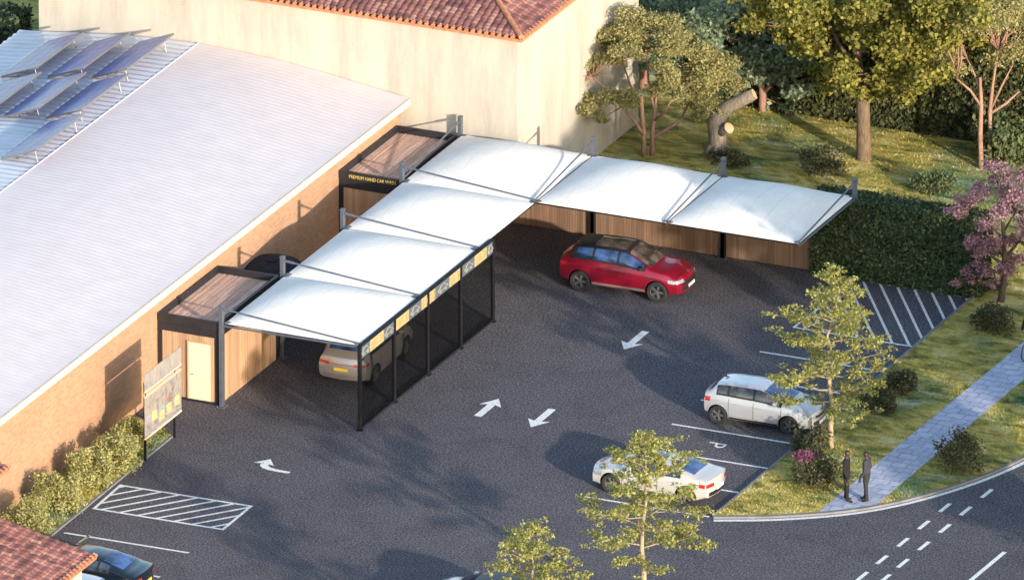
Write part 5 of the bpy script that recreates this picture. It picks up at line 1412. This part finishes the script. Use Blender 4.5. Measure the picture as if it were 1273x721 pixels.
# rider: seated, hands on the bar (local: y forward = bicycle +x)
J, Rd, E = stand(1.78)
k = 1.78 / 1.8
def s_(n, x, y, z): J[n] = (x, y, z)
s_('pelvis', 0, -.74, 1.06); s_('waist', 0, -.66, 1.18); s_('chest', 0, -.55, 1.34); s_('upper', 0, -.47, 1.46); s_('neck', 0, -.41, 1.56); s_('chin', 0, -.36, 1.63); s_('head_mid', 0, -.35, 1.71); s_('crown', 0, -.36, 1.79); s_('nose', 0, -.25, 1.695)
for s, nm in ((-1, 'l'), (1, 'r')):
    s_('ear' + nm, s * .087, -.36, 1.705); s_('shoulder' + nm, s * .18, -.46, 1.47); s_('elbow' + nm, s * .24, -.36, 1.22); s_('wrist' + nm, s * .23, -.22, 1.05); s_('palm' + nm, s * .235, -.165, 1.02)
    for q in range(4):
        xx = s * (.20 + .022 * q); s_(f'fing{nm}{q}a', xx, -.13, 1.03); s_(f'fing{nm}{q}b', xx, -.105, 1.0); s_(f'fing{nm}{q}c', xx, -.125, .975)
    s_('thumb' + nm + 'a', s * .20, -.16, 1.0); s_('thumb' + nm + 'b', s * .185, -.13, .985)
    f = (-.52, .17) if s < 0 else (-.72, .45)
    s_('hip' + nm, s * .09, -.72, 1.0); s_('thigh' + nm, s * .11, -.55, .90 + (.08 if s > 0 else 0)); s_('knee' + nm, s * .11, -.40 + (.05 if s > 0 else 0), .66 + (.20 if s > 0 else 0)); s_('ankle' + nm, s * .12, f[0] - .10, f[1] + .13)
    s_('heel' + nm, s * .12, f[0] - .14, f[1] + .06); s_('foot' + nm, s * .12, f[0], f[1] + .05); s_('toe' + nm, s * .125, f[0] + .09, f[1] + .04)
human('person', Vector((w.x, w.y, .078)), ang + math.pi / 2, 'cyclist in dark clothes riding the black bicycle', J, Rd, E, [M['skin']], M['hair'], wear=dict(trousers=M['trousers'], jacket=M['suit'], shoe=M['shoe']))

# ------------------------------------------------------------------ light
SUN_EL, SUN_X, SUN_Y = R(12.5), 0.82, -0.57
world = bpy.data.worlds.new('World'); scene.world = world; world.use_nodes = True
nt = world.node_tree; bgd = nt.nodes['Background']; sky = nt.nodes.new('ShaderNodeTexSky'); sky.sky_type = 'NISHITA'; sky.sun_disc = False
sky.sun_elevation = SUN_EL; sky.sun_rotation = math.atan2(SUN_X, SUN_Y); sky.air_density = 1.2; sky.dust_density = 1.0; sky.ozone_density = 1.6
nt.links.new(sky.outputs[0], bgd.inputs[0]); bgd.inputs[1].default_value = 0.15
sd = bpy.data.lights.new('sun', 'SUN'); sd.energy = 2.5; sd.angle = R(0.9); sd.color = (1.0, 0.87, 0.71)
so = bpy.data.objects.new('sun', sd); COL.objects.link(so)
sv = Vector((SUN_X, SUN_Y, 0)).normalized() * math.cos(SUN_EL) + Vector((0, 0, math.sin(SUN_EL)))
so.rotation_euler = sv.to_track_quat('Z', 'Y').to_euler(); so.location = sv * 80
scene.view_settings.view_transform = 'Standard'; scene.view_settings.look = 'None'; scene.view_settings.gamma = 1; scene.view_settings.exposure = 1.55
scene.render.engine = 'CYCLES'
scene.cycles.max_bounces = 6; scene.cycles.transparent_max_bounces = 12; scene.cycles.use_denoising = True
